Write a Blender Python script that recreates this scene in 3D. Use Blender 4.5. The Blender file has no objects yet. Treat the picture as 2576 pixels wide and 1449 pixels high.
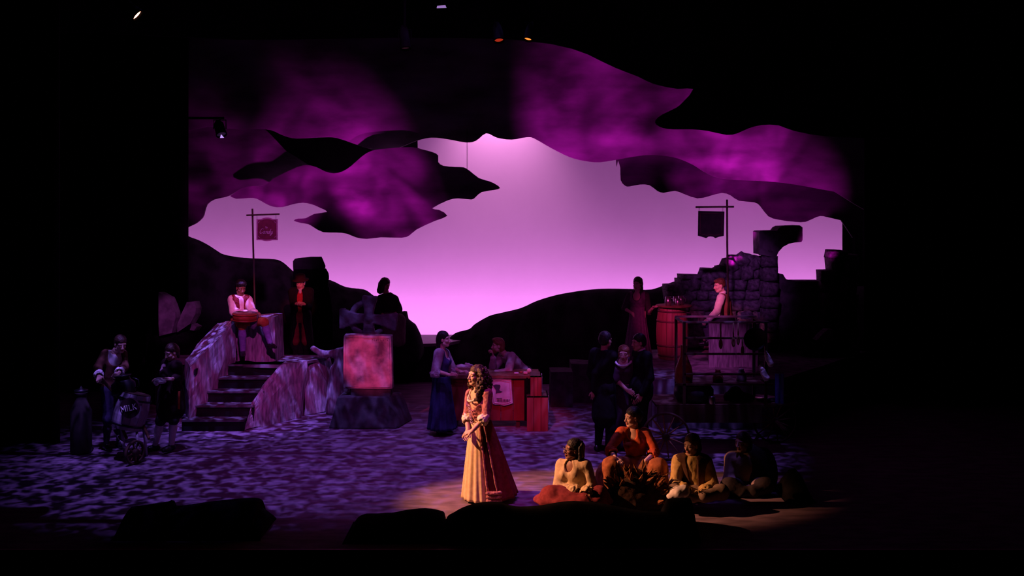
import bpy, bmesh, math, random
import numpy as np
from mathutils import Vector, Matrix

random.seed(7)
np.random.seed(7)
S = bpy.context.scene
COL = S.collection

# ------------------------------------------------------------------ camera
F, CAMH, HOR, CX = 2436.0, 3.6, 526.0, 1288.0      # focal length in px, eye height, horizon row, centre column


def at(px, py, Y):
    """world point seen at a picture position when it stands at depth Y"""
    return np.array(((px - CX) * Y / F, Y, CAMH - (py - HOR) * Y / F))


def gY(py, z=0.0):
    """depth at which a level surface of height z passes a picture row"""
    return F * (CAMH - z) / (py - HOR)


cam = bpy.data.objects.new('camera', bpy.data.cameras.new('camera'))
COL.objects.link(cam)
cam.location = (0, 0, CAMH)
cam.rotation_euler = (math.pi / 2, 0, 0)
cam.data.sensor_width = 36
cam.data.lens = 36 * F / 2576
cam.data.shift_y = -(724.5 - HOR) / 2576
cam.data.clip_end = 200
S.camera = cam

# ------------------------------------------------------------------ world, view
W = bpy.data.worlds.new('dark_theatre')
S.world = W
W.use_nodes = True
W.node_tree.nodes['Background'].inputs[0].default_value = (0, 0, 0, 1)
W.node_tree.nodes['Background'].inputs[1].default_value = 0
S.view_settings.view_transform = 'Standard'
S.view_settings.look = 'None'
S.view_settings.exposure = 0
S.view_settings.gamma = 1
S.view_settings.use_curve_mapping = False
try:
    S.cycles.use_denoising = True
    S.cycles.max_bounces = 4
    S.cycles.diffuse_bounces = 2
    S.cycles.sample_clamp_indirect = 2
except Exception:
    pass


# ------------------------------------------------------------------ stage lights
def aim(o, target):
    d = Vector(target) - Vector(o.location)
    o.rotation_euler = d.to_track_quat('-Z', 'Y').to_euler()


def spot(name, loc, target, color, watts, angle, blend=0.5, radius=0.06, gobo=None):
    """gobo = (scale, low, high, floor, stretch, seed): break-up pattern cut in the beam"""
    l = bpy.data.lights.new(name, 'SPOT')
    l.energy = watts
    l.color = color
    l.spot_size = math.radians(angle)
    l.spot_blend = blend
    l.shadow_soft_size = radius
    o = bpy.data.objects.new(name, l)
    COL.objects.link(o)
    o.location = loc
    aim(o, target)
    if gobo:
        sc, lo, hi, base, st, seed = gobo
        l.use_nodes = True
        nt = l.node_tree
        em = nt.nodes['Emission']
        tc = nt.nodes.new('ShaderNodeTexCoord')
        mp = nt.nodes.new('ShaderNodeMapping')
        mp.inputs['Location'].default_value = (seed, seed * .7, seed * .3)
        mp.inputs['Scale'].default_value = (sc * st[0], sc * st[1], sc * .5)
        nz = nt.nodes.new('ShaderNodeTexNoise')
        nz.inputs['Scale'].default_value = 1
        nz.inputs['Detail'].default_value = 2.0
        nz.inputs['Distortion'].default_value = .6
        rp = nt.nodes.new('ShaderNodeMapRange')
        rp.inputs['From Min'].default_value = lo
        rp.inputs['From Max'].default_value = hi
        rp.inputs['To Min'].default_value = base
        rp.inputs['To Max'].default_value = 1
        rp.clamp = True
        nt.links.new(tc.outputs['Normal'], mp.inputs['Vector'])
        nt.links.new(mp.outputs[0], nz.inputs['Vector'])
        nt.links.new(nz.outputs[0], rp.inputs['Value'])
        nt.links.new(rp.outputs[0], em.inputs['Strength'])
    return o


def area(name, loc, target, color, watts, sx, sy, spread=180):
    l = bpy.data.lights.new(name, 'AREA')
    l.shape = 'RECTANGLE'
    l.size, l.size_y = sx, sy
    l.energy = watts
    l.color = color
    l.spread = math.radians(spread)
    o = bpy.data.objects.new(name, l)
    COL.objects.link(o)
    o.location = loc
    aim(o, target)
    return o


PINK = (1.0, .27, 1.0)
area('cyc_ground_row', (0, 23.0, .25), (0, 24.5, 1.7), PINK, 440, 26, .3)
area('cyc_top_row', (0, 22.9, 8.6), (0, 24.5, 6.0), (1, .24, 1), 150, 25, .3)
spot('cyc_top_special', (-.35, 23.3, 7.4), (-.35, 24.5, 5.0), (1, .32, .80), 520, 80, 1.0, .2)
# unseen magenta cloud lights behind the set pieces, some floating, pointing up
MAG = (1, .015, .85)
spot('cloud_light_pointed', (.2, 17.2, .3), at(970, 480, 20.25), MAG, 900, 26, .9, .06, (5, .36, .64, .15, (1, 1.6), 3.1))
spot('cloud_light_upper_left', (-3.6, 17.0, .3), at(720, 400, 20.5), MAG, 1250, 15.5, 1.0, .06, (7, .38, .64, .15, (1, 1.8), 5.3))
spot('cloud_light_upper_middle', (-2.6, 17.0, .3), at(900, 420, 20.5), MAG, 1350, 16, 1.0, .06, (7, .38, .64, .15, (1, 1.8), 9.3))
spot('cloud_light_centre', (1.1, 17.0, .3), at(1500, 335, 20.5), MAG, 1400, 35, 1.0, .06, (6, .36, .66, .25, (1, 1.8), 8.7))
spot('cloud_light_far_right', (6.0, 18.2, 2.4), at(1990, 500, 20.85), MAG, 150, 50, 1.0, .06)  # added floating light, brightens the dark cloud over the arch
spot('cloud_light_right', (4.2, 18.6, 2.3), at(1830, 405, 20.5), MAG, 640, 56, 1.0, .05, (5, .36, .66, .35, (1, 1.6), 1.7))
spot('cloud_light_low_left', (-5.5, 17.9, 1.3), at(715, 485, 20.25), MAG, 420, 32, 1.0, .06, (7, .36, .64, .25, (1, 1.8), 2.7))
spot('cloud_light_far_left', (-5.5, 17.8, 1.3), at(560, 455, 20.7), MAG, 150, 36, 1.0, .06, (5, .36, .64, .2, (1, 1.6), 7.7))
# violet leaf break-up on the deck
VIO = (.31, .165, 1.0)
LEAF = (58, .46, .64, .03, (1, 1), 2.2)
spot('leaf_light_left', (-4.2, 12.6, 9.4), (-3.8, 14.2, 0), VIO, 2900, 46, .7, .02, LEAF)
spot('leaf_light_centre', (-.4, 13.0, 9.4), (-.7, 13.9, 0), VIO, 1300, 40, .7, .02, (58, .46, .64, .04, (1, 1), 6.4))
spot('leaf_light_right', (2.9, 13.0, 9.4), (1.3, 14.5, 0), VIO, 3000, 38, .8, .02, (58, .46, .64, .03, (1, 1), 9.9))
spot('stair_leaf_light', (-4.8, 14.6, 9.4), (-4.3, 16.4, .7), VIO, 6500, 23, .7, .02, (48, .53, .60, .0, (1, 1), 12.2))
spot('milk_leaf_light', (-5.4, 11.4, 9.4), (-5.6, 14.1, .8), VIO, 2600, 17, .8, .02, (60, .47, .60, .05, (1, 1), 15.2))
spot('pool_pink', (-.2, 10.8, 9.4), (-.1, 12.3, 0), (.75, .03, .75), 750, 15, 1.0, .2)  # added spot, only tints the warm floor pool pinker
spot('deck_wash', (-1.0, 11.0, 9.4), (-1.6, 14.2, 0), (.55, .05, .75), 650, 44, 1.0, .3)
# pink front light on the set pieces
spot('rock_light', (-1.8, 8.0, 7.0), at(630, 920, 16.6), (1, .08, .75), 1700, 18, .9, .06, (16, .34, .60, .3, (1, 1), 4.4))
spot('slab_special', (-4.3, 8.5, 5.2), at(926, 905, 16.0), (1, .06, .26), 2200, 7, .5, .05)
spot('counter_special', (-1.2, 8.0, 7.0), at(1320, 990, 15.8), (1, .04, .16), 1700, 9, .9, .06)
spot('barrel_special', (-1.0, 9.0, 6.5), at(1680, 800, 18), (1, .06, .38), 2300, 7.5, 1.0, .06)
spot('young_man_special', (-1.0, 9.0, 6.5), at(1800, 755, 17.6), (1, .14, .42), 4200, 5, .9, .06)
spot('minstrel_special', (-2.0, 8.5, 6.8), at(620, 755, 17), (1, .16, .45), 2300, 7, .9, .06)
spot('hill_wash', (-1.0, 7.5, 7.5), at(620, 690, 20.5), (.75, .12, .85), 2300, 12, 1.0, .2)
spot('ruin_wash', (1.0, 7.5, 7.5), at(1850, 715, 19.4), (.65, .12, .90), 1900, 10, 1.0, .2)
spot('coat_special', (-1.5, 8.5, 4.6), at(757, 735, 18.3), (1, .09, .24), 2200, 3.6, .6, .05)
spot('right_rock_light', (1.0, 8.0, 7.0), at(1790, 890, 17.0), (.9, .12, .85), 1900, 9, 1.0, .06, (16, .34, .60, .3, (1, 1), 4.9))
spot('left_rock_light', (-2.0, 8.0, 7.0), at(445, 795, 18.2), (.9, .12, .90), 1600, 5, .8, .06)
spot('front_wash', (1.5, 7.0, 7.5), (.3, 17, 1.2), (.85, .06, .75), 270, 40, 1.0, .3)
# warm special from high on the side: the singer and the seated group
spot('warm_special', (-7.0, 11.55, 5.0), (-.12, 11.98, .5), (1, .38, .19), 6000, 18.5, .55, .05)


# ------------------------------------------------------------------ materials
MATS = {}


def mat(name, c1, c2=None, scale=5.0, rough=.85, bump=0.0, metal=0.0, stretch=(1, 1, 1), emit=None, spec=.2, detail=5.0, lohi=(.38, .62), tint=False, rot=None):
    if name in MATS:
        return MATS[name]
    m = bpy.data.materials.new(name)
    m.use_nodes = True
    nt = m.node_tree
    b = nt.nodes['Principled BSDF']
    b.inputs['Roughness'].default_value = rough
    b.inputs['Metallic'].default_value = metal
    b.inputs['Specular IOR Level'].default_value = spec
    c1 = tuple(c1) + (1,)
    col = None
    tc = nt.nodes.new('ShaderNodeTexCoord')
    mp = nt.nodes.new('ShaderNodeMapping')
    mp.inputs['Scale'].default_value = stretch
    if rot:
        mp.inputs['Rotation'].default_value = rot
    nt.links.new(tc.outputs['Object'], mp.inputs['Vector'])
    nz = nt.nodes.new('ShaderNodeTexNoise')
    nz.inputs['Scale'].default_value = scale
    nz.inputs['Detail'].default_value = detail
    nt.links.new(mp.outputs[0], nz.inputs['Vector'])
    c2 = (tuple(c2) + (1,)) if c2 is not None else tuple(x * .75 for x in c1[:3]) + (1,)
    rp = nt.nodes.new('ShaderNodeValToRGB')
    rp.color_ramp.elements[0].position = lohi[0]
    rp.color_ramp.elements[1].position = lohi[1]
    rp.color_ramp.elements[0].color = c2
    rp.color_ramp.elements[1].color = c1
    nt.links.new(nz.outputs[0], rp.inputs[0])
    col = rp.outputs[0]
    if tint:
        at_ = nt.nodes.new('ShaderNodeAttribute')
        at_.attribute_name = 'tint'
        mx = nt.nodes.new('ShaderNodeMixRGB')
        mx.blend_type = 'MULTIPLY'
        mx.inputs[0].default_value = 1
        nt.links.new(col, mx.inputs[1])
        nt.links.new(at_.outputs['Color'], mx.inputs[2])
        col = mx.outputs[0]
    nt.links.new(col, b.inputs['Base Color'])
    if bump:
        bp = nt.nodes.new('ShaderNodeBump')
        bp.inputs['Strength'].default_value = bump
        bp.inputs['Distance'].default_value = .02
        nt.links.new(nz.outputs[0], bp.inputs['Height'])
        nt.links.new(bp.outputs[0], b.inputs['Normal'])
    if emit:
        b.inputs['Emission Color'].default_value = tuple(emit[0]) + (1,)
        b.inputs['Emission Strength'].default_value = emit[1]
    MATS[name] = m
    return m


M_floor = mat('painted_deck', (.24, .165, .23), (.13, .09, .125), 3.0, .75, .15, stretch=(1, 3, 1))
M_black = mat('black_paint', (.012, .012, .013), (.008, .008, .009), 4, .9)
M_velour = mat('black_velour', (.010, .010, .011), (.006, .006, .007), 30, .98, spec=.05)
M_cyc = mat('cyclorama_cloth', (.80, .80, .80), (.78, .78, .78), 1, .95, spec=0)
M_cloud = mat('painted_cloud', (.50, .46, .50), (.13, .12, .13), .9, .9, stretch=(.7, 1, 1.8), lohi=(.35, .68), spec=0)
M_cloudunlit = mat('unlit_cloud', (.035, .033, .036), (.02, .02, .022), 1.2, .95, spec=0)  # near-black colour stands in for clouds without light
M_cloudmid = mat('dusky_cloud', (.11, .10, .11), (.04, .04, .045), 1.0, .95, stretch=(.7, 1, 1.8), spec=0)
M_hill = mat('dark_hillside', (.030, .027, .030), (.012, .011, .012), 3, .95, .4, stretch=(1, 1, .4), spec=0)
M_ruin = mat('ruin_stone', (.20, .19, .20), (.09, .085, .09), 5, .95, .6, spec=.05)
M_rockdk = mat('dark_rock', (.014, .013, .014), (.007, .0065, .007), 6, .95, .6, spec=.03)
M_rock = mat('streaked_rock', (.38, .34, .38), (.17, .15, .17), 6, .9, .8, stretch=(5, 2.5, .7), rot=(0, .75, 0), lohi=(.36, .66), spec=.05)
M_rock2 = mat('grey_rock', (.24, .22, .24), (.12, .11, .12), 5, .9, .6, spec=.05)
M_deck = mat('rear_deck', (.20, .19, .20), (.15, .14, .15), 5, .45, spec=.5)
M_slab = mat('weathered_slab', (.56, .47, .47), (.12, .10, .11), 3.4, .9, .7, lohi=(.38, .62), detail=8)
M_cross = mat('cross_stone', (.20, .18, .21), (.10, .09, .105), 6, .9, .5)
M_base = mat('plinth_stone', (.085, .08, .09), (.045, .042, .048), 6, .9, .5)
M_wood = mat('brown_wood', (.22, .11, .06), (.12, .06, .035), 8, .6, .3, stretch=(1, 1, .15))
M_wooddk = mat('dark_wood', (.09, .05, .035), (.05, .028, .02), 8, .6, .3, stretch=(1, 1, .2))
M_woodred = mat('red_wood', (.38, .10, .08), (.25, .06, .05), 8, .55, .2, stretch=(1, 1, .15))
M_stave = mat('barrel_stave', (.42, .14, .13), (.30, .09, .08), 10, .38, .2, stretch=(1, 1, .1), spec=.5)
M_iron = mat('dark_iron', (.05, .05, .055), None, 8, .45, metal=.8)
M_tin = mat('tin', (.55, .55, .58), (.45, .45, .48), 12, .28, metal=.95)
M_rope = mat('cord', (.12, .10, .08), None, 20, .9)
M_wire = mat('steel_wire', (.05, .05, .05), None, 20, .6)
M_poster = mat('painted_board', (.62, .55, .62), (.40, .36, .42), 6, .7)
M_ink = mat('dark_ink', (.06, .05, .08), None, 8, .8)
M_cream = mat('cream_cloth', (.80, .70, .56), (.70, .60, .46), 30, .9, .1)
M_white = mat('white_linen', (.80, .76, .74), (.70, .66, .64), 25, .9, .15)
M_signred = mat('sign_red', (.20, .035, .06), (.15, .025, .045), 10, .7)
M_signpale = mat('sign_border', (.55, .22, .36), (.4, .15, .26), 10, .7)
M_letter = mat('pale_lettering', (.75, .55, .65), None, 10, .7)
M_signdk = mat('sign_dark', (.022, .010, .014), (.014, .007, .010), 10, .7)
M_lamp = mat('lamp_housing', (.006, .006, .006), None, 10, .95, spec=0)


# ------------------------------------------------------------------ object helpers
def tag(o, label, cat, group=None):
    o['label'] = label
    o['category'] = cat
    if group:
        o['group'] = group
    return o


def thing(name, label, cat, loc, group=None):
    o = bpy.data.objects.new(name, None)
    COL.objects.link(o)
    o.location = tuple(float(x) for x in loc)
    o.empty_display_size = .1
    return tag(o, label, cat, group)


def root_loc(o):
    while o.parent:
        o = o.parent
    return np.array(o.location)


def mk(name, vf, m, parent=None, smooth=False, loc=None, tint=None):
    """one mesh object from world-space (verts, faces)"""
    V, Fc = vf
    V = np.asarray(V, dtype=np.float64).reshape(-1, 3)
    if parent is not None:
        V = V - root_loc(parent)
    elif loc is not None:
        V = V - np.asarray(loc, dtype=np.float64)
    me = bpy.data.meshes.new(name)
    if isinstance(Fc, np.ndarray):
        n, k = Fc.shape
        me.vertices.add(len(V))
        me.vertices.foreach_set('co', V.astype(np.float32).ravel())
        me.loops.add(n * k)
        me.loops.foreach_set('vertex_index', Fc.astype(np.int32).ravel())
        me.polygons.add(n)
        me.polygons.foreach_set('loop_start', np.arange(n, dtype=np.int32) * k)
        me.polygons.foreach_set('loop_total', np.full(n, k, dtype=np.int32))
        me.update(calc_edges=True)
    else:
        me.from_pydata([tuple(v) for v in V], [], [tuple(int(i) for i in f) for f in Fc])
    me.validate()
    if smooth:
        me.polygons.foreach_set('use_smooth', np.ones(len(me.polygons), dtype=bool))
    if tint is not None:
        a = me.color_attributes.new('tint', 'FLOAT_COLOR', 'POINT')
        t4 = np.ones((len(V), 4), dtype=np.float32)
        t4[:, :3] = tint
        a.data.foreach_set('color', t4.ravel())
    me.materials.append(m)
    o = bpy.data.objects.new(name, me)
    COL.objects.link(o)
    if parent is not None:
        o.parent = parent
    elif loc is not None:
        o.location = tuple(float(x) for x in loc)
    return o


def struct(name, vf, m, smooth=False, parent=None):
    o = mk(name, vf, m, parent, smooth)
    if parent is None:
        o['kind'] = 'structure'
    return o


def join(*parts):
    V, Fc, n = [], [], 0
    for v, f in parts:
        v = np.asarray(v, dtype=float).reshape(-1, 3)
        V.append(v)
        Fc += [tuple(int(i) + n for i in q) for q in f]
        n += len(v)
    return np.concatenate(V), Fc


def box(c, s, R=None):
    c, s = np.asarray(c, float), np.asarray(s, float) / 2
    V = np.array([(x, y, z) for x in (-1, 1) for y in (-1, 1) for z in (-1, 1)]) * s
    if R is not None:
        V = V @ np.asarray(R).T
    return V + c, [(0, 1, 3, 2), (4, 6, 7, 5), (0, 4, 5, 1), (2, 3, 7, 6), (0, 2, 6, 4), (1, 5, 7, 3)]


def box2(a, b):
    a, b = np.minimum(a, b), np.maximum(a, b)
    return box((a + b) / 2, b - a)


def frame(d):
    d = np.asarray(d, float)
    d = d / (np.linalg.norm(d) + 1e-9)
    u = np.array((0, 0, 1.)) if abs(d[2]) < .9 else np.array((1., 0, 0))
    a = np.cross(u, d)
    a /= np.linalg.norm(a)
    return a, np.cross(d, a), d


def tube(pts, r, n=10, caps=True):
    pts = [np.asarray(p, float) for p in pts]
    rs = r if hasattr(r, '__len__') else [r] * len(pts)
    V, Fc = [], []
    for i, p in enumerate(pts):
        d = pts[min(i + 1, len(pts) - 1)] - pts[max(i - 1, 0)]
        a, b, _ = frame(d)
        for k in range(n):
            t = 2 * math.pi * k / n
            V.append(p + rs[i] * (a * math.cos(t) + b * math.sin(t)))
    for i in range(len(pts) - 1):
        for k in range(n):
            Fc.append((i * n + k, i * n + (k + 1) % n, (i + 1) * n + (k + 1) % n, (i + 1) * n + k))
    if caps:
        Fc.append(tuple(range(n))[::-1])
        Fc.append(tuple((len(pts) - 1) * n + k for k in range(n)))
    return np.array(V), Fc


def lathe(prof, c, axis=(0, 0, 1), n=24, cap=True):
    a, b, d = frame(axis)
    V, Fc = [], []
    for r, z in prof:
        for k in range(n):
            t = 2 * math.pi * k / n
            V.append(np.asarray(c) + r * (a * math.cos(t) + b * math.sin(t)) + z * d)
    m = len(prof)
    for i in range(m - 1):
        for k in range(n):
            Fc.append((i * n + k, i * n + (k + 1) % n, (i + 1) * n + (k + 1) % n, (i + 1) * n + k))
    if cap:
        Fc.append(tuple(range(n))[::-1])
        Fc.append(tuple((m - 1) * n + k for k in range(n)))
    return np.array(V), Fc


def prism(pts, off):
    """closed solid from a planar outline pushed along off"""
    P = [np.asarray(p, float) for p in pts]
    n = len(P)
    V = P + [p + np.asarray(off) for p in P]
    Fc = [tuple(range(n)), tuple(range(2 * n - 1, n - 1, -1))]
    for i in range(n):
        j = (i + 1) % n
        Fc.append((j, i, n + i, n + j))
    return np.array(V), Fc


def smooth_line(pts, sub=4, closed=False):
    P = [np.asarray(p, float) for p in pts]
    n = len(P)
    out = []
    rng = n if closed else n - 1
    for i in range(rng):
        g = (lambda k: P[k % n]) if closed else (lambda k: P[min(max(k, 0), n - 1)])
        p0, p1, p2, p3 = g(i - 1), g(i), g(i + 1), g(i + 2)
        for s in range(sub):
            t = s / sub
            out.append(.5 * ((2 * p1) + (-p0 + p2) * t + (2 * p0 - 5 * p1 + 4 * p2 - p3) * t * t + (-p0 + 3 * p1 - 3 * p2 + p3) * t ** 3))
    if not closed:
        out.append(P[-1])
    return out


def vnoise(V, sc, seed=0):
    """cheap smooth pseudo noise in -1..1"""
    r = np.random.RandomState(seed)
    V = np.asarray(V, float)
    o = np.zeros(len(V))
    tot = 0
    for k in range(7):
        w = r.normal(size=3)
        w = w / np.linalg.norm(w) * sc * (1.3 ** k)
        a = .8 ** k
        o += a * np.sin(V @ w + r.rand() * 6.28 + 1.5 * np.sin(V @ (w[[1, 2, 0]] * .7) + r.rand() * 6.28))
        tot += a
    return o / tot


def hull(pts, cuts=2, amp=.03, sc=6, seed=0, bevel=0):
    bm = bmesh.new()
    for p in pts:
        bm.verts.new(tuple(float(x) for x in p))
    r = bmesh.ops.convex_hull(bm, input=bm.verts[:])
    bad = [g for g in r['geom_interior'] + r['geom_unused'] if isinstance(g, bmesh.types.BMVert)]
    if bad:
        bmesh.ops.delete(bm, geom=list(set(bad)), context='VERTS')
    if bevel:
        bmesh.ops.bevel(bm, geom=bm.edges[:] + bm.verts[:], offset=bevel, segments=1, affect='EDGES', clamp_overlap=True)
    for _ in range(cuts):
        bmesh.ops.subdivide_edges(bm, edges=bm.edges[:], cuts=1, use_grid_fill=True)
    bm.verts.index_update()
    V = np.array([v.co[:] for v in bm.verts])
    Fc = [tuple(v.index for v in f.verts) for f in bm.faces]
    bm.normal_update()
    N = np.array([v.normal[:] for v in bm.verts])
    bm.free()
    if amp:
        V = V + N * (amp * vnoise(V, sc, seed))[:, None]
    return V, Fc


def ridge(pts, Y, front, back, base=0.0, drop=1.6, rows=7, amp=.05, seed=0, power=1.6):
    """a mound whose crest passes the picture outline pts at depth Y and falls to base before and behind"""
    C = np.array([at(px, py, Y) for px, py in pts])
    n = len(C)
    prof = [(-back, None)] + [(-back * (1 - k / 3.0), 1 - (1 - k / 3.0) ** 2) for k in range(1, 3)] + \
           [(front * k / rows, 1 - (k / rows) ** power) for k in range(rows + 1)]
    V = []
    for dy, w in prof:
        w = 0 if w is None else w
        for c in C:
            V.append((c[0] * (Y - dy) / Y if False else c[0], Y - dy, base + (c[2] - base) * w))
    V = np.array(V, float)
    mask = np.ones(len(V))
    mask[3 * n:4 * n] = 0
    mask[:n] = 0
    V[:, 1] -= np.abs(vnoise(V, 4, seed)) * amp * mask
    V[:, 2] -= np.abs(vnoise(V, 5, seed + 1)) * amp * mask * (V[:, 2] > base + .01)
    Fc = []
    for i in range(len(prof) - 1):
        for k in range(n - 1):
            a = i * n + k
            Fc.append((a, a + 1, a + n + 1, a + n))
    m = len(prof)
    Fc.append(tuple(i * n for i in range(m)))
    Fc.append(tuple(i * n + n - 1 for i in range(m))[::-1])
    Fc.append(tuple(range(n))[::-1] + tuple((m - 1) * n + k for k in range(n)))
    return V, Fc


# ------------------------------------------------------------------ smooth solids (distance field, surface nets)
class Blob:
    def __init__(s, vox=.01):
        s.vox, s.ops = vox, []

    def cap(s, a, b, ra, rb=None, k=.02, sub=False):
        a, b = np.asarray(a, float), np.asarray(b, float)
        rb = ra if rb is None else rb
        r = max(ra, rb)
        s.ops.append(('c', np.minimum(a, b) - r, np.maximum(a, b) + r, k, sub, (a, b, ra, rb)))
        return s

    def ell(s, c, r, R=None, k=.02, sub=False):
        c, r = np.asarray(c, float), np.asarray(r, float) * np.ones(3)
        R = np.eye(3) if R is None else np.asarray(R, float)
        e = np.sqrt(((R * r) ** 2).sum(1))
        s.ops.append(('e', c - e, c + e, k, sub, (c, r, R)))
        return s

    def box(s, c, h, R=None, rad=.01, k=.02, sub=False):
        c, h = np.asarray(c, float), np.asarray(h, float)
        R = np.eye(3) if R is None else np.asarray(R, float)
        e = np.sqrt(((R * (h + rad)) ** 2).sum(1)) * 1.05
        s.ops.append(('b', c - e, c + e, k, sub, (c, h, R, rad)))
        return s

    def plane(s, p, n):
        n = np.asarray(n, float)
        s.ops.append(('p', None, None, 0, True, (np.asarray(p, float), n / np.linalg.norm(n))))
        return s

    def mesh(s, disp=None):
        v = s.vox
        lo = np.min([o[1] for o in s.ops if not o[4]], axis=0) - 3 * v
        hi = np.max([o[2] for o in s.ops if not o[4]], axis=0) + 3 * v
        n = np.ceil((hi - lo) / v).astype(int) + 1
        f = np.full(n, 1.0, dtype=np.float32)
        ax = [lo[i] + v * np.arange(n[i]) for i in range(3)]
        for kind, a, b, k, sub, d in s.ops:
            if kind == 'p':
                p, nn = d
                g = ((ax[0] - p[0]) * nn[0])[:, None, None] + ((ax[1] - p[1]) * nn[1])[None, :, None] + ((ax[2] - p[2]) * nn[2])[None, None, :]
                f = np.maximum(f, g.astype(np.float32))
                continue
            m = k + 2.5 * v
            i0 = np.maximum(((a - m - lo) / v).astype(int), 0)
            i1 = np.minimum(((b + m - lo) / v).astype(int) + 2, n)
            if (i1 <= i0).any():
                continue
            sl = tuple(slice(i0[q], i1[q]) for q in range(3))
            X, Yy, Z = ax[0][sl[0]][:, None, None], ax[1][sl[1]][None, :, None], ax[2][sl[2]][None, None, :]
            if kind == 'c':
                p, q, ra, rb = d
                w = q - p
                L = (w ** 2).sum() + 1e-12
                x, y, z = X - p[0], Yy - p[1], Z - p[2]
                t = np.clip((x * w[0] + y * w[1] + z * w[2]) / L, 0, 1)
                D = np.sqrt((x - t * w[0]) ** 2 + (y - t * w[1]) ** 2 + (z - t * w[2]) ** 2) - (ra + (rb - ra) * t)
            else:
                R = d[2]
                x, y, z = X - d[0][0], Yy - d[0][1], Z - d[0][2]
                u = x * R[0, 0] + y * R[1, 0] + z * R[2, 0]
                vv = x * R[0, 1] + y * R[1, 1] + z * R[2, 1]
                ww = x * R[0, 2] + y * R[1, 2] + z * R[2, 2]
                if kind == 'e':
                    r = d[1]
                    k0 = np.sqrt((u / r[0]) ** 2 + (vv / r[1]) ** 2 + (ww / r[2]) ** 2)
                    k1 = np.sqrt((u / r[0] ** 2) ** 2 + (vv / r[1] ** 2) ** 2 + (ww / r[2] ** 2) ** 2) + 1e-9
                    D = k0 * (k0 - 1) / k1
                else:
                    h = d[1]
                    q1, q2, q3 = np.abs(u) - h[0], np.abs(vv) - h[1], np.abs(ww) - h[2]
                    D = np.sqrt(np.maximum(q1, 0) ** 2 + np.maximum(q2, 0) ** 2 + np.maximum(q3, 0) ** 2) + np.minimum(np.maximum(q1, np.maximum(q2, q3)), 0) - d[3]
            cur = f[sl]
            kk = max(k, 1e-4)
            if sub:
                D = -D
                h = np.maximum(kk - np.abs(cur - D), 0) / kk
                f[sl] = np.maximum(cur, D) + h * h * kk * .25
            else:
                h = np.maximum(kk - np.abs(cur - D), 0) / kk
                f[sl] = np.minimum(cur, D) - h * h * kk * .25
        return nets(f, lo, v, disp)


def nets(f, lo, v, disp=None):
    n = np.array(f.shape)
    ins = f < 0
    c = n - 1
    cnt = np.zeros(c, dtype=np.int8)
    for dx in (0, 1):
        for dy in (0, 1):
            for dz in (0, 1):
                cnt += ins[dx:dx + c[0], dy:dy + c[1], dz:dz + c[2]]
    act = (cnt > 0) & (cnt < 8)
    idx = np.argwhere(act)
    ids = np.full(c, -1, dtype=np.int64)
    ids[act] = np.arange(len(idx))
    acc = np.zeros((len(idx), 3))
    num = np.zeros(len(idx))
    cor = [(x, y, z) for x in (0, 1) for y in (0, 1) for z in (0, 1)]
    vals = {q: f[idx[:, 0] + q[0], idx[:, 1] + q[1], idx[:, 2] + q[2]].astype(float) for q in cor}
    for a in cor:
        for ax in range(3):
            if a[ax] == 0:
                b = list(a)
                b[ax] = 1
                b = tuple(b)
                fa, fb = vals[a], vals[b]
                x = (fa < 0) != (fb < 0)
                t = np.where(x, fa / (fa - fb + 1e-12 * (fa == fb)), 0)
                p = np.zeros((len(idx), 3))
                p[:] = a
                p[:, ax] = t
                acc[x] += p[x]
                num[x] += 1
    V = lo + v * (idx + acc / np.maximum(num, 1)[:, None])
    quads = []
    for ax in range(3):
        o1, o2 = (ax + 1) % 3, (ax + 2) % 3
        s0 = [slice(1, -1)] * 3
        s0[ax] = slice(0, -1)
        s1 = list(s0)
        s1[ax] = slice(1, None)
        A, B = ins[tuple(s0)], ins[tuple(s1)]
        for flip in (False, True):
            e = np.argwhere((A & ~B) if not flip else (~A & B))
            if not len(e):
                continue
            e = e + np.array([0 if q == ax else 1 for q in range(3)])
            d1, d2 = np.zeros(3, int), np.zeros(3, int)
            d1[o1] = 1
            d2[o2] = 1
            q = [ids[tuple((e - a).T)] for a in (d1 + d2, d2, 0 * d1, d1)]
            q = np.stack(q, 1)
            quads.append(q[:, ::-1] if flip else q)
    Q = np.concatenate(quads)
    Q = Q[(Q >= 0).all(1)]
    if disp is not None:
        # vertex normals
        a, b = V[Q[:, 2]] - V[Q[:, 0]], V[Q[:, 3]] - V[Q[:, 1]]
        fn = np.cross(a, b)
        N = np.zeros_like(V)
        for k in range(4):
            np.add.at(N, Q[:, k], fn)
        N /= np.linalg.norm(N, axis=1)[:, None] + 1e-12
        V = V + N * disp(V)[:, None]
    return V, Q


# ================================================================== the setting
STAGE_FRONT = 10.25
struct('floor', box2((-13, STAGE_FRONT, -.25), (13, 25.2, 0)), M_floor)
struct('floor_auditorium', box2((-13, -3, -1.3), (13, STAGE_FRONT, -1.2)), M_black)
struct('wall_stage_front', box2((-13, STAGE_FRONT, -1.2), (13, STAGE_FRONT + .1, -.25)), M_black)
struct('trim_1', box2((-13, STAGE_FRONT - .03, -.06), (13, STAGE_FRONT, .004)), mat('stage_lip', (.55, .45, .45), None, 5, .5))
struct('wall_left', box2((-13.2, -3, -1.3), (-13, 25.3, 10)), M_black)
struct('wall_right', box2((13, -3, -1.3), (13.2, 25.3, 10)), M_black)
struct('ceiling', box2((-13.2, -3, 10), (13.2, 25.3, 10.2)), M_black)
struct('wall_back', box2((-13.2, 25.2, -1.3), (13.2, 25.4, 10)), M_black)

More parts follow.
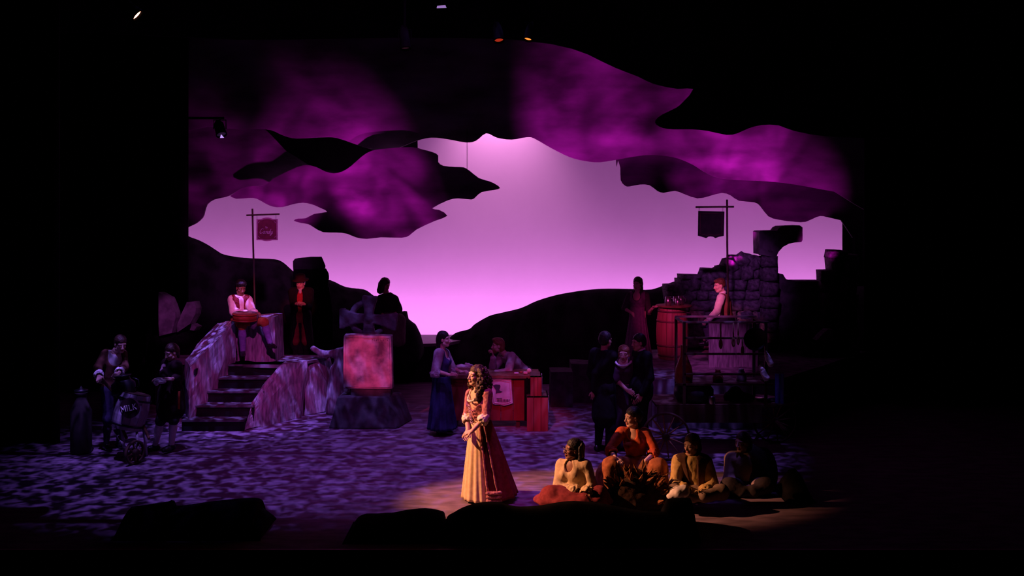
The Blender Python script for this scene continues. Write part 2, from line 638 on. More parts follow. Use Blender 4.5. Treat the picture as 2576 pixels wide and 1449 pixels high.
# the lit cloth, gently bellied at its foot
Vc, Fcc = [], []
xs, zs = np.linspace(-12.5, 12.5, 40), np.linspace(.02, 9.6, 20)
for z in zs:
    for x in xs:
        Vc.append((x, 24.5 + .02 * math.sin(x * 1.3), z))
for j in range(len(zs) - 1):
    for i in range(len(xs) - 1):
        a = j * len(xs) + i
        Fcc.append((a, a + 1, a + len(xs) + 1, a + len(xs)))
nb = len(Vc)
V2 = np.concatenate([np.array(Vc), np.array(Vc) + (0, .03, 0)])
F2 = Fcc + [tuple(q + nb for q in f)[::-1] for f in Fcc]
tag(mk('cyclorama', (V2, F2), M_cyc, loc=(0, 24.5, 0), smooth=True), 'huge pink-violet glowing sky cloth behind the hills', 'backdrop')


def drape(name, x0, x1, Y, z0, z1, label, group=None, fold=.22):
    """a velour leg with real folds"""
    n = max(int(abs(x1 - x0) / .05), 8)
    V = []
    for z in (z0, z1):
        for i in range(n + 1):
            x = x0 + (x1 - x0) * i / n
            V.append((x, Y + .07 * math.sin(2 * math.pi * (x - x0) / fold) + .03 * math.sin(9.1 * x), z))
    for z in (z0, z1):
        for i in range(n + 1):
            x = x0 + (x1 - x0) * i / n
            V.append((x, Y + .03 + .07 * math.sin(2 * math.pi * (x - x0) / fold) + .03 * math.sin(9.1 * x), z))
    m = n + 1
    Fc = [(i, i + 1, m + i + 1, m + i) for i in range(n)]
    Fc += [(2 * m + i + 1, 2 * m + i, 3 * m + i, 3 * m + i + 1) for i in range(n)]
    Fc += [(0, m, 3 * m, 2 * m), (n, 2 * m + n, 3 * m + n, m + n)]
    Fc += [(i, 2 * m + i, 2 * m + i + 1, i + 1) for i in range(n)] + [(m + i, m + i + 1, 3 * m + i + 1, 3 * m + i) for i in range(n)]
    return tag(mk(name, (np.array(V), Fc), M_velour, loc=((x0 + x1) / 2, Y, z0), smooth=True), label, 'curtain', group)


drape('stage_drape', -12.6, at(471, 0, 19.6)[0], 19.6, 0, 9.6, 'black velour drape beside the left cloud and hill', 'black stage drapes')
drape('stage_drape', at(2119, 0, 21.6)[0], 12.8, 21.6, 0, at(2119, 500, 21.6)[2], 'low black velour drape edging the sky behind the ruined arch', 'black stage drapes')
drape('stage_drape', at(2175, 0, 19.0)[0], 12.8, 19.0, 0, 9.6, 'tall black velour drape at the right edge of the stage', 'black stage drapes')
drape('stage_drape', -12.9, at(150, 0, 14.9)[0], 14.9, 0, 9.6, 'black velour drape at far left behind the milk cart', 'black stage drapes')


# ------------------------------------------------------------------ cloud cut-outs
def cloud(name, outline, Y, m, label, sub=3):
    pts = smooth_line([at(px, py, Y) for px, py in outline], sub, closed=False)
    V, Fc = prism(pts, (0, .05, 0))
    c = V.mean(0)
    o = mk(name, (V, Fc), m, loc=(c[0], Y, V[:, 2].min()))
    return tag(o, label, 'cloud', 'hanging painted clouds')


A_low = [(640, 324), (680, 327), (715, 342), (746, 348), (810, 345), (847, 347), (903, 366), (940, 376), (981, 377), (1011, 369),
         (1048, 354), (1085, 346), (1126, 350), (1171, 358), (1197, 354), (1223, 335), (1250, 346), (1287, 351), (1324, 345), (1344, 348),
         (1386, 372), (1433, 395), (1472, 405), (1510, 408), (1555, 401), (1588, 395), (1627, 390), (1666, 391), (1705, 398), (1743, 414),
         (1775, 434), (1806, 447), (1860, 453), (1930, 456), (2000, 464), (2100, 482), (2240, 505)]
cloud('painted_cloud', [(380, -90), (400, 300), (520, 318), (600, 325)] + A_low + [(2260, -90)], 20.5, M_cloud,
      'wide magenta-lit cloud spanning the top of the sky')
cloud('painted_cloud', [(579, 493), (609, 473), (638, 468), (664, 467), (690, 448), (730, 428), (765, 415), (795, 420), (817, 431), (840, 436), (862, 431),
                        (884, 417), (910, 394), (936, 379), (980, 373), (1035, 370), (1063, 376), (1089, 383), (1102, 391), (1102, 407), (1115, 417),
                        (1145, 420), (1167, 421), (1182, 430), (1205, 448), (1231, 456), (1246, 463), (1258, 473), (1242, 478), (1212, 483),
                        (1197, 495), (1186, 502), (1153, 499), (1126, 504), (1087, 524), (1104, 528), (1125, 543), (1093, 556), (1048, 577),
                        (1030, 592), (1011, 598), (959, 597), (922, 601), (895, 597), (873, 588), (847, 585), (813, 584), (791, 573), (776, 564),
                        (758, 561), (739, 555), (750, 550), (769, 549), (791, 538), (823, 533), (806, 523), (784, 514), (761, 510), (735, 514),
                        (709, 521), (687, 520), (668, 512), (646, 500), (627, 498), (594, 500), (579, 493)], 20.25, M_cloud,
      'free-hanging pointed magenta cloud above the celtic cross', 2)
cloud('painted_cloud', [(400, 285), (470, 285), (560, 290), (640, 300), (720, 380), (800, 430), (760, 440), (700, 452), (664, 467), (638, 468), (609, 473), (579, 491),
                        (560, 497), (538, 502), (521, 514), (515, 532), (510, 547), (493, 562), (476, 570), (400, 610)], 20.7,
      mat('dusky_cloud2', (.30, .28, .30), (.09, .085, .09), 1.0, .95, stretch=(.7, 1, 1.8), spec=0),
      'dim purple cloud at the far left over the candy sign', 2)
cloud('painted_cloud', [(560, -80), (1060, -80), (1050, 352), (1040, 374), (940, 410), (850, 455), (760, 450), (680, 410), (600, 350)], 21.0, M_cloudunlit,  # dark sheet put where shade falls between the clouds
      'black cloud sheet standing in for the shade between the two left clouds', 2)
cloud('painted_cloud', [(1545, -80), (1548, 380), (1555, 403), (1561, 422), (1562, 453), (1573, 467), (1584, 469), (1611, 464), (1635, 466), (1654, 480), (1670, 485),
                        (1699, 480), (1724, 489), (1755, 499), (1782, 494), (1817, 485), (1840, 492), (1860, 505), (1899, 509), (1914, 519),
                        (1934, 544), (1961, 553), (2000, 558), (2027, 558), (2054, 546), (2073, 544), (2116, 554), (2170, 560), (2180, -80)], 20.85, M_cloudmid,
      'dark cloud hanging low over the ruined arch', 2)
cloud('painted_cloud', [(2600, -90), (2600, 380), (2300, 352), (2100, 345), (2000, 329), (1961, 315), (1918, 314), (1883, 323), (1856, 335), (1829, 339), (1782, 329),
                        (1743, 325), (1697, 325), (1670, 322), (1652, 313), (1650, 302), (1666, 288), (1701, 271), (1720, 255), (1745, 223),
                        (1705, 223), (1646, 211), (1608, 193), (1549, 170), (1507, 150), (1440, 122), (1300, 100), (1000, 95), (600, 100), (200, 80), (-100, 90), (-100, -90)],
      18.3, M_cloudunlit, 'black unlit cloud border at the top right', 2)
w = mk('cloud_wire', tube([at(1175, 424, 20.27), at(1175, 300, 20.56)], .006, 6), M_wire, loc=at(1175, 424, 20.27))
tag(w, 'thin wire holding up the pointed magenta cloud', 'wire')

# ------------------------------------------------------------------ hills
H1 = [(380, 560), (440, 575), (476, 595), (500, 604), (525, 617), (548, 632), (563, 640), (600, 647), (640, 650), (690, 652), (712, 660), (735, 680), (760, 700),
      (800, 702), (832, 705), (870, 722), (915, 728), (935, 740), (960, 760), (985, 790), (1010, 830), (1030, 862), (1040, 880)]
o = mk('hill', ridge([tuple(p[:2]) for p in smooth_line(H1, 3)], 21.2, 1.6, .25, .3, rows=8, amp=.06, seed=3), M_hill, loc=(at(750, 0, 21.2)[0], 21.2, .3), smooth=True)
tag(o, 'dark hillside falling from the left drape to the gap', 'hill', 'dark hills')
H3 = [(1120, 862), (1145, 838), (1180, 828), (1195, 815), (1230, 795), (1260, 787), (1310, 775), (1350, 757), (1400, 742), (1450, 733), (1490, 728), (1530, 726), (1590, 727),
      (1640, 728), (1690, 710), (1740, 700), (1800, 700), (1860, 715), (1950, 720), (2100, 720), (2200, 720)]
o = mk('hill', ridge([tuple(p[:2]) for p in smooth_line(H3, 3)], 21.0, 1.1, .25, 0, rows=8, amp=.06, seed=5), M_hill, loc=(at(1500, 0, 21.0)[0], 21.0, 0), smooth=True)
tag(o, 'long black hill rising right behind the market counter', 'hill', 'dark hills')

# rear deck with its pale upper face
dk = [at(900, 0, gY(868, .8)), at(1020, 0, gY(866, .8)), at(1080, 0, gY(864.5, .8)), at(1130, 0, gY(862, .8)), at(1165, 0, gY(855, .8)), at(1196, 0, gY(847, .8)), at(1200, 0, gY(842, .8)), at(880, 0, gY(842, .8))]
dk = [np.array((p[0], p[1], .8)) for p in dk]
struct('floor_rear_deck', prism(dk, (0, 0, -.06)), M_deck)
struct('wall_rear_deck', prism([p - (0, 0, .065) + (0, .02, 0) for p in dk], (0, 0, -.733)), M_black)
struct('floor_mid_level', box2((at(470, 0, 19.5)[0], 17.75, 0), (at(985, 0, 19.5)[0], 20.2, .64)), M_black)

# ------------------------------------------------------------------ left stair unit
st = thing('rock_stairs', 'purple-lit rocky stairway with five dark steps', 'stairs', at(600, 0, 16.2) * (1, 1, 0))
YF = [15.70, 15.94, 16.19, 16.44, 16.69]
XL = [476, 499, 527, 556, 586]
XR = [609, 634, 661, 679, 702]
M_step = mat('step_tread', (.12, .11, .12), (.05, .047, .05), 6, .8)
for i in range(5):
    z = .185 * (i + 1)
    y1 = YF[i + 1] if i < 4 else 17.0
    a0, b0 = at(XL[i], 0, YF[i])[0] - .12, at(XR[i], 0, YF[i])[0] + .03
    # tread slab over a black riser
    s = mk('step', box2((a0, YF[i], 0), (b0, y1 + .03, z - .03)), M_black, st)
    mk('tread', box2((a0, YF[i] - .025, z - .03), (b0, y1 + .02, z)), M_step, s)
pt = [at(560, 0, 16.75), at(702, 0, gY(919, .925)), at(772, 0, gY(908, .925)), at(816, 0, gY(901, .925)), at(840, 0, 17.75), at(440, 0, 17.75), at(440, 0, 17.0)]
mk('landing', prism([np.array((p[0], p[1], .925)) for p in pt], (0, 0, -.05)), M_rock2, st)
mk('landing_base', prism([np.array((p[0], p[1] + .05, .875)) for p in pt], (0, 0, -.874)), M_black, st)


def fl(px, py):
    return at(px, py, gY(py))


but = [fl(609, 1085), fl(661, 1072), fl(757, 1051), at(704, 919, gY(919, .925)), at(772, 908, gY(908, .925)), at(634, 1013, 15.97), at(661, 980, 16.22), at(682, 950, 16.42),
       fl(680, 1062) + (0, .5, 0), at(772, 908, 17.2) * (1, 1, 0) + (0, .1, 0), at(710, 919, 16.9)]
mk('rock_face', hull(but, 3, .055, 6, 4), M_rock, st)
mk('rock_face', hull([fl(760, 1050) + (0, .12, 0), fl(832, 1036), at(775, 908, 17.15), at(816, 901, 17.4), fl(832, 1036) + (.1, .4, 0), at(830, 903, 17.6), fl(770, 1048) + (0, .5, 0)], 3, .05, 6, 9), M_rock, st)
par = [fl(474, 1082), at(478, 925, 15.82), at(530, 865, 16.3), at(593, 809, 16.85), at(592, 905, 16.85), at(586, 0, 16.8) * (1, 1, 0),
       at(466, 905, 16.2), at(547, 811, 17.15), at(466, 0, 16.25) * (1, 1, 0), at(547, 0, 17.15) * (1, 1, 0), at(595, 811, 17.2), at(595, 0, 17.2) * (1, 1, 0)]
mk('parapet', hull(par, 3, .04, 6, 12), M_rock, st)
mk('socket', box2(at(488, 944, 15.85), at(498, 926, 15.99)), M_black, st)
sb = [at(594, 803, 16.97), at(690, 797, 17.0), at(596, 903, 16.95), at(694, 890, 16.97)]
sb += [p + (0, .62, 0) for p in sb]
for q in sb:
    if q[2] < 1.2:
        q[2] = .926
o = mk('seat_rock', hull(sb, 3, .035, 6, 21), M_rock, loc=at(640, 0, 17.2) * (1, 1, 0) + (0, 0, .925))
tag(o, 'square purple rock block the minstrel sits on', 'rock')
# curved ledge behind the slab
lg = Blob(.02)
for a, b, r in (((788, 877), (812, 891), .05), ((812, 891), (850, 889), .06), ((850, 889), (880, 878), .075), ((872, 885), (872, 900), .09)):
    lg.cap(at(*a, 17.1), at(*b, 17.1), r, r, .06)
lg.cap(at(850, 935, 17.1), at(848, 1030, 17.1), .14, .2, .08).cap(at(862, 900, 17.15), at(850, 1020, 17.1), .13, .2, .08)
lg.plane((0, 0, 0.0), (0, 0, -1))
tag(mk('rock_ledge', lg.mesh(lambda V: .012 * vnoise(V, 14, 2)), M_rock, loc=at(850, 0, 17.1) * (1, 1, 0), smooth=True),
    'rock ledge with a curved lip beside the stone slab', 'rock')

# pale rocks by the left drape
for pts, lab in (([(398, 735), (425, 748), (440, 785), (442, 800), (400, 846), (432, 838), (399, 780)], 'tall pale purple rock against the left drape'),
                 ([(470, 760), (488, 758), (494, 775), (492, 790), (478, 815), (446, 836), (446, 815), (455, 790)], 'leaning pale purple rock above the parapet'),
                 ([(482, 815), (495, 822), (488, 832), (478, 830)], 'small pale purple stone low beside the leaning rock')):
    P = []
    for px, py in pts:
        P += [at(px, py, 18.2), at(px + 3, py + 2, 18.2) + (0, .25, 0)]
    V, Fc = hull(P, 2, .012, 9, len(pts))
    tag(mk('pale_rock', (V, Fc), M_rock2, loc=(V[:, 0].mean(), 18.3, V[:, 2].min())), lab, 'rock', 'pale rocks by the left drape')
# dark bank carrying them
bk = [(380, 842), (420, 845), (450, 838), (480, 832), (500, 836), (540, 850), (590, 880)]
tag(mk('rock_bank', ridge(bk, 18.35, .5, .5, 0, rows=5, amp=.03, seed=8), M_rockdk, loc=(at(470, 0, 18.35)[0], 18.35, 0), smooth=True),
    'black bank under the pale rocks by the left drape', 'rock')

# standing rock stack behind the coated man
rs = thing('rock_stack', 'blocky dark rock stack standing on the left hill', 'rock', at(782, 0, 20.0) * (1, 1, 0) + (0, 0, .64))
for k, pts in enumerate(([(737, 657), (742, 651), (778, 648), (781, 645), (809, 645), (813, 656), (819, 668), (818, 674), (738, 682)],
                         [(738, 684), (740, 678), (820, 675), (826, 686), (827, 700), (824, 722), (738, 726)],
                         [(736, 728), (828, 722), (832, 760), (838, 800), (838, 860), (730, 860), (732, 780)])):
    P = []
    for px, py in pts:
        P += [at(px, py, 19.85), at(px, py + 1, 20.2)]
    mk('stone', hull(P, 2, .015, 8, 30 + k), M_rockdk if k else mat('stack_stone', (.06, .055, .06), None, 6, .95, .5), rs)

# mound under the woman on the rock
md = [(905, 845), (930, 805), (955, 795), (985, 790), (1008, 784), (1024, 783), (1028, 802), (1045, 815), (1053, 830), (1059, 843), (1064, 865)]
tag(mk('rock_mound', ridge([tuple(p[:2]) for p in smooth_line(md, 2)], 19.6, .9, .4, .64, rows=6, amp=.05, seed=14, power=2.2), M_rockdk, loc=(at(985, 0, 19.6)[0], 19.6, .64), smooth=True),
    'black rock mound carrying the woman in the shawl', 'rock')

# ------------------------------------------------------------------ right platform and ruins
rp = [at(1642, 955, 15.9), at(1715, 955, 15.9), at(1715, 960, 15.95), at(1960, 960, 15.95)]
tp = [at(1641, 0, 15.92), at(1960, 0, 15.92), at(2180, 0, 19.0), at(1600, 0, 19.3), at(1560, 0, 18.0)]
V, Fc = hull([np.array((p[0], p[1], z)) for p in tp for z in (0, .8)], 3, .02, 7, 41)
struct('floor_right_platform', (V, Fc), mat('platform_rock', (.36, .32, .36), (.15, .13, .15), 6, .85, .5, stretch=(1.2, 1.2, .5)))
bl = [np.array(at(px, 0, Y)) * (1, 1, 0) for px, Y in ((1783, 17.15), (1908, 17.15), (1908, 17.9), (1783, 17.9))]
o = mk('seat_rock', hull([p + (0, 0, z) for p in bl for z in (.8, 1.56)], 3, .025, 7, 44), M_rock, loc=at(1845, 0, 17.5) * (1, 1, 0) + (0, 0, .8))
tag(o, 'tall purple rock block the young man in white sits on', 'rock')


def stone_mesh(seed):
    r = np.random.RandomState(seed)
    P = [(sx * (.5 - .14 * r.rand()), sy * (.5 - .1 * r.rand()), sz * (.5 - .13 * r.rand())) for sx in (-1, 1) for sy in (-1, 1) for sz in (-1, 1)]
    P += [(.52 * sx, 0, .1 * r.randn()) for sx in (-1, 1)] + [(.1 * r.randn(), 0, .52 * sz) for sz in (-1, 1)] + [(.05, -.55, .05)]
    V, Fc = hull(P, 1, .02, 6, seed)
    me = bpy.data.meshes.new('stone')
    me.from_pydata([tuple(v) for v in V], [], Fc)
    me.materials.append(M_ruin)
    me.polygons.foreach_set('use_smooth', np.ones(len(me.polygons), dtype=bool))
    return me


STONES = [stone_mesh(q) for q in range(60, 65)]


_v, _f = hull([unit3 * (.5 + .05 * np.random.randn()) for unit3 in (lambda a: a / np.linalg.norm(a, axis=1)[:, None])(np.random.randn(26, 3))], 1, .02, 6, 5)
BOULDER = bpy.data.meshes.new('stone')
BOULDER.from_pydata([tuple(v) for v in _v], [], _f)
BOULDER.materials.append(M_ruin)
BOULDER.polygons.foreach_set('use_smooth', np.ones(len(BOULDER.polygons), dtype=bool))


def stone(root, c, size, rot=0):
    o = bpy.data.objects.new('stone', random.choice(STONES))
    COL.objects.link(o)
    o.parent = root
    o.location = tuple(np.asarray(c) - root_loc(root))
    o.scale = size
    o.rotation_euler = (0, rot, random.uniform(-.15, .15))
    return o


def stone_wall(root, top, x0, x1, bottom, Y, rh, cw, thick):
    """courses of single stones under a picture outline"""
    tx, ty = [p[0] for p in top], [p[1] for p in top]
    s = F / Y
    y = bottom
    while y > min(ty) - 2:
        h = rh * random.uniform(.8, 1.2)
        x = x0 + random.uniform(-cw * .3, 0)
        while x < x1:
            wd = cw * random.uniform(.65, 1.35)
            xa, xb = max(x, x0), min(x + wd, x1)
            if xb - xa > 5:
                lim = np.interp((xa + xb) / 2, tx, ty)
                hh = min(h, y - lim)
                if hh > 4:
                    stone(root, at((xa + xb) / 2, y - hh / 2, Y) + (0, thick * random.uniform(-.06, .06), 0),
                          ((xb - xa) / s * 1.1, thick, hh / s * 1.14), random.uniform(-.05, .05))
            x += wd
        y -= h


rw = thing('ruined_wall', 'tumbledown boulder wall left of the ruined arch', 'wall', at(1800, 0, 19.4) * (1, 1, 0) + (0, 0, .8))
RT = [(1660, 760), (1690, 712), (1710, 707), (1716, 712), (1726, 694), (1742, 686), (1756, 691), (1764, 700), (1768, 682), (1785, 674), (1800, 671), (1820, 652), (1842, 643), (1860, 640),
      (1866, 633), (1880, 640), (1905, 644), (1910, 652)]
stone_wall(rw, RT, 1672, 1908, 872, 19.4, 30, 40, .5)
for px, py, w_, h_ in ((1703, 728, 46, 40), (1741, 712, 44, 52), (1778, 700, 44, 50), (1806, 690, 44, 46), (1834, 668, 48, 48), (1866, 656, 44, 46), (1893, 664, 40, 42), (1722, 752, 50, 40)):
    o = stone(rw, at(px, py, 19.3), (w_ / 125.6, .5, h_ / 125.6), random.uniform(-.5, .5))
    o.data = BOULDER
mk('core', ridge([(a, b + 10) for a, b in RT], 19.55, .2, .2, .8, rows=3, amp=.0), M_rockdk, rw)

ra = thing('ruined_arch', 'broken stone arch standing against the pink sky', 'arch', at(1930, 0, 19.2) * (1, 1, 0) + (0, 0, .8))
yy = 868
while yy > 640:
    h = random.uniform(26, 38)
    h = min(h, yy - 618)
    stone(ra, at(1931, yy - h / 2, 19.2), (41 / 126.9 * 1.06, .5, h / 126.9 * 1.08))
    yy -= h
head = [(1911, 640), (1910, 584), (1913, 581), (1955, 580), (1960, 573), (1968, 569), (1990, 568), (2012, 567), (2019, 572), (2019, 604), (2016, 609), (2000, 610), (1985, 613), (1970, 621), (1959, 633), (1952, 648)]
mk('arch_head', prism([at(a, b, 18.95) for a, b in head], (0, .5, 0)), M_ruin, ra)
mk('sill', prism([at(a, b, 19.3) for a, b in ((1945, 684), (1970, 690), (1977, 702), (1997, 707), (2066, 707), (2066, 870), (1945, 870))], (0, .4, 0)), M_ruin, ra)
rw2 = thing('ruined_wall', 'narrow broken wall stump at the right edge of the sky', 'wall', at(2095, 0, 19.3) * (1, 1, 0) + (0, 0, .8))
stone_wall(rw2, [(2055, 707), (2072, 697), (2081, 665), (2084, 643), (2098, 629), (2112, 629), (2140, 640), (2150, 650)], 2060, 2150, 872, 19.3, 34, 40, .5)
mk('core', ridge([(2064, 715), (2078, 700), (2086, 670), (2090, 648), (2100, 638), (2112, 638), (2145, 650)], 19.45, .2, .2, .8, rows=3, amp=0), M_rockdk, rw2)
P = []
for px, py in ((2055, 856), (2072, 838), (2083, 829), (2097, 830), (2095, 857)):
    P += [at(px, py, 18.2), at(px, py, 18.2) + (0, .25, 0)]
V, Fc = hull(P, 2, .01, 9, 3)
P2 = V.copy()
tag(mk('pale_rock', (V, Fc), M_rock, loc=(V[:, 0].mean(), 18.3, V[:, 2].min())), 'small pale rock in the dark far right of the arch', 'rock')
tag(mk('rock_bank', ridge([(2010, 900), (2040, 858), (2080, 858), (2120, 859), (2160, 880)], 18.45, .45, .3, 0.3, rows=4, amp=.02), M_rockdk, loc=(at(2085, 0, 18.4)[0], 18.4, .3)),
    'black bank under the small pale rock at the right', 'rock')
# low stone steps behind the counter
for px0, px1, py, Y, lab in ((1437, 1500, 915, 18.0, 'dim stone block behind the three figures in dark clothes'), (1385, 1440, 936, 17.6, 'lower dim stone block right of the counter')):
    a = at(px0, py, Y)
    b = at(px1, py, Y)
    V, Fc = hull([np.array((x, y, z)) for x in (a[0], b[0]) for y in (Y, Y + .5) for z in (0, a[2])], 2, .02, 6, int(px0))
    tag(mk('stone_block', (V, Fc), M_base, loc=((a[0] + b[0]) / 2, Y + .25, 0)), lab, 'rock')

# ------------------------------------------------------------------ black rocks along the stage front
FR = [([(318, 1320), (328, 1279), (345, 1273), (420, 1262), (432, 1258), (437, 1271), (470, 1270), (540, 1260), (590, 1255), (640, 1252), (656, 1257), (653, 1274), (666, 1284), (680, 1300), (678, 1328)],
       10.95, 'long black rock at the front left of the stage'),
      ([(878, 1342), (893, 1312), (906, 1298), (930, 1293), (985, 1290), (1020, 1283), (1070, 1278), (1105, 1285), (1117, 1293), (1119, 1320)], 10.85, 'low black rock at the stage front before the lit floor'),
      ([(1116, 1325), (1124, 1302), (1140, 1290), (1165, 1276), (1200, 1265), (1240, 1262), (1260, 1263), (1280, 1270), (1310, 1274), (1360, 1271), (1400, 1264), (1440, 1260), (1500, 1264), (1560, 1275), (1620, 1285), (1690, 1290),
        (1700, 1320)], 10.8, 'wide black rock at the stage front below the singer'),
      ([(1660, 1300), (1676, 1262), (1684, 1254), (1730, 1252), (1738, 1258), (1737, 1275), (1744, 1298), (1742, 1318), (1728, 1330)], 10.9, 'flat-topped black rock below the seated straw plaiter')]
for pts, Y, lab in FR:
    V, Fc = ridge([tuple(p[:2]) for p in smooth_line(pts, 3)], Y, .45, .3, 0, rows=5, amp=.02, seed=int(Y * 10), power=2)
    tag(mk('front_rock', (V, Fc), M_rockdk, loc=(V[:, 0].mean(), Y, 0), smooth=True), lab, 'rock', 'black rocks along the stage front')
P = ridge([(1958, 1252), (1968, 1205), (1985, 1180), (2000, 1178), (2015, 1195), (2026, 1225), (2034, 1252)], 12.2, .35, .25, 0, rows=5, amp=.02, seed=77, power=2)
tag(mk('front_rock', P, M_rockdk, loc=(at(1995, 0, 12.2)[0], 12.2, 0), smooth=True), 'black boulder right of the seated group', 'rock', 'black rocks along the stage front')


# ================================================================== props
# ------------------------------------------------------------------ slab on its plinth, celtic cross
ts = thing('stone_slab', 'pink-lit upright stone slab on a dark stepped plinth', 'monument', at(926, 0, 16.1) * (1, 1, 0))
pb = []
Yp = 15.85
for px, py in ((826, 1082), (1000, 1083)):
    pb.append(np.array((at(px, 0, Yp)[0], Yp, 0)))
for px, Y in ((1038, 16.55), (850, 16.55)):
    pb.append(np.array((at(px, 0, Y)[0], Y, 0)))
zt = .50
for px, Y in ((850, 16.0), (975, 16.0), (1012, 16.45), (865, 16.45)):
    pb.append(np.array((at(px, 0, Y)[0], Y, zt)))
mk('plinth', hull(pb, 3, .012, 6, 3, .02), M_base, ts)
a, b = at(882, 0, 16.08), at(984, 0, 16.08)
mk('plinth_neck', hull([np.array((x, y, z)) for x in (a[0], b[0]) for y in (16.08, 16.36) for z in (zt - .02, .64)], 1, .006, 6, 5, .012), M_base, ts)
sl = []
for px, py in ((864, 843), (984, 846), (987, 980), (863, 978), (866, 912), (985, 912)):
    sl += [at(px, py, 16.05), at(px, py, 16.05) + (0, .24, 0)]
V, Fc = hull(sl, 4, .010, 10, 8, .012)
mk('slab', (V, Fc), M_slab, ts)
# shallow carved border and worn line of letters at the top right
bd = [at(869, 848, 16.045), at(979, 850.5, 16.045), at(981, 974, 16.045), at(869, 972, 16.045)]
mk('carved_border', join(*[tube([bd[i], bd[(i + 1) % 4]], .006, 6) for i in range(4)]), M_slab, ts)
cv = []
for i, px in enumerate(np.linspace(936, 974, 8)):
    cv.append(tube([at(px, 853, 16.045), at(px, 858, 16.045)], .0018, 5))
    cv.append(tube([at(px, 853 + (i % 3) * 2.4, 16.045), at(px + 3.2, 853 + ((i + 1) % 3) * 2.4, 16.045)], .0018, 5))
mk('worn_lettering', join(*cv), M_base, ts)

cc = Blob(.011)
Yc = 16.45
sc = Yc / F
c0 = at(928, 801, Yc)


def cp(dx, dy, dz=0):
    return c0 + np.array((dx * sc, dz, -dy * sc))


def arm(p, q, w0, w1, ex=2.4):
    for t in np.linspace(0, 1, 11):
        wd = w0 + (w1 - w0) * t ** ex
        c = cp(p[0] + (q[0] - p[0]) * t, p[1] + (q[1] - p[1]) * t)
        d = np.array((q[0] - p[0], q[1] - p[1]), float)
        d /= np.linalg.norm(d)
        R = np.array([[d[0], 0, -d[1]], [0, 1, 0], [-d[1], 0, -d[0]]]).T
        cc.box(c, (5 * sc, .05, wd * sc - .015), R, .015, .022)


arm((0, 0), (-66, 0), 10, 25)
arm((0, 0), (2, -50), 10, 18)
arm((0, 0), (64, 8), 10, 22)
arm((0, 0), (0, 56), 11, 19)
for t in np.linspace(math.radians(90), math.radians(360), 60):
    deg = math.degrees(t)
    if 92 < deg < 178 or 182 < deg < 268 or 272 < deg < 312:
        cc.ell(cp(44 * math.cos(t), -42 * math.sin(t)), (7.5 * sc, .042, 7.5 * sc), None, .015)
cc.cap(cp(0, 0, -.02), cp(0, 0, .02), .085, .085, .02)
cross = mk('celtic_cross', cc.mesh(lambda V: .005 * vnoise(V, 40, 5)), M_cross, loc=c0 * (1, 1, 0) + (0, 0, c0[2] - .42), smooth=True)
tag(cross, 'broken stone celtic cross rising behind the slab', 'cross')
# carved ring on the hub and lines on the arms
cr = [tube([cp(11 * math.cos(t), 11 * math.sin(t), -.072) for t in np.linspace(0, 6.283, 25)], .008, 6)]
for s_ in (-8, 8):
    cr.append(tube([cp(-16, s_, -.066), cp(-50, s_ * 1.7 - 2, -.066)], .006, 6))
    cr.append(tube([cp(s_, -16, -.066), cp(s_ * 1.3, -40, -.066)], .006, 6))
    cr.append(tube([cp(16, s_ + 1, -.066), cp(48, s_ * 1.6 + 5, -.066)], .006, 6))
o = mk('carved_lines', join(*cr), M_cross, smooth=True)
o.data.transform(Matrix.Translation(-Vector(cross.location)))
o.parent = cross


# ------------------------------------------------------------------ sign posts
def strokes(lines, place, r):
    """pen strokes (each a list of 2-D points) put on a surface by place(u, v)"""
    return join(*[tube(smooth_line([place(u, v) for u, v in ln], 4), r, 5) for ln in lines])


SCRIPT = {  # joined slanting hand, one unit = x-height
    'C': ([[(1.25, 1.9), (1.0, 2.2), (.55, 2.1), (.15, 1.3), (.1, .5), (.45, .05), (.95, .2), (1.3, .55)]], 1.45),
    'a': ([[(.8, .8), (.5, 1.0), (.15, .7), (.1, .3), (.35, .02), (.65, .3), (.85, .95), (.8, .3), (.95, .02), (1.15, .2)]], 1.15),
    'n': ([[(.05, .75), (.2, 1.0), (.28, .6), (.2, .02), (.35, .6), (.65, 1.0), (.82, .75), (.78, .25), (.92, .02), (1.1, .2)]], 1.1),
    'd': ([[(.8, .8), (.5, 1.0), (.15, .7), (.1, .3), (.35, .02), (.65, .3), (1.0, 2.0), (.82, .4), (.95, .02), (1.15, .2)]], 1.15),
    'y': ([[(.05, .8), (.18, 1.0), (.2, .4), (.4, .05), (.7, .4), (.9, 1.0), (.75, -.1), (.45, -.8), (.15, -.75), (.3, -.35), (1.1, .2)]], 1.2),
    'T': ([[(0, 1.9), (.5, 2.05), (1.3, 1.95)], [(.75, 2.0), (.6, 1.0), (.45, .1), (.2, .05)]], 1.3),
    'h': ([[(.1, 0), (.35, 2.0)], [(.15, .5), (.45, 1.0), (.7, .8), (.62, .2), (.8, .02), (.95, .2)]], 1.0),
    'e': ([[(.1, .5), (.55, .6), (.65, .9), (.4, 1.0), (.12, .6), (.2, .1), (.5, .02), (.85, .25)]], .9)}


def write(txt, x, y, size, slant):
    out = []
    for ch in txt:
        g, adv = SCRIPT[ch]
        for ln in g:
            out.append([(x + (u + slant * v) * size, y + v * size) for u, v in ln])
        x += adv * size
    return out


# left post (candy)
Yl = 17.3
sp = thing('hanging_sign', 'red candy sign with pale border hanging from a tall left post', 'sign', at(641, 0, Yl) * (1, 1, 0) + (0, 0, .925))
mk('post', tube([at(635, 525, Yl), at(637, 620, Yl), at(641, 770, Yl), at(643, 880, Yl)], .016, 10), M_wooddk, sp, True)
mk('crossbar', tube([at(620, 541.5, Yl - .03), at(636, 541, Yl - .03), at(703, 538.5, Yl - .03)], .015, 10), M_wooddk, sp, True)


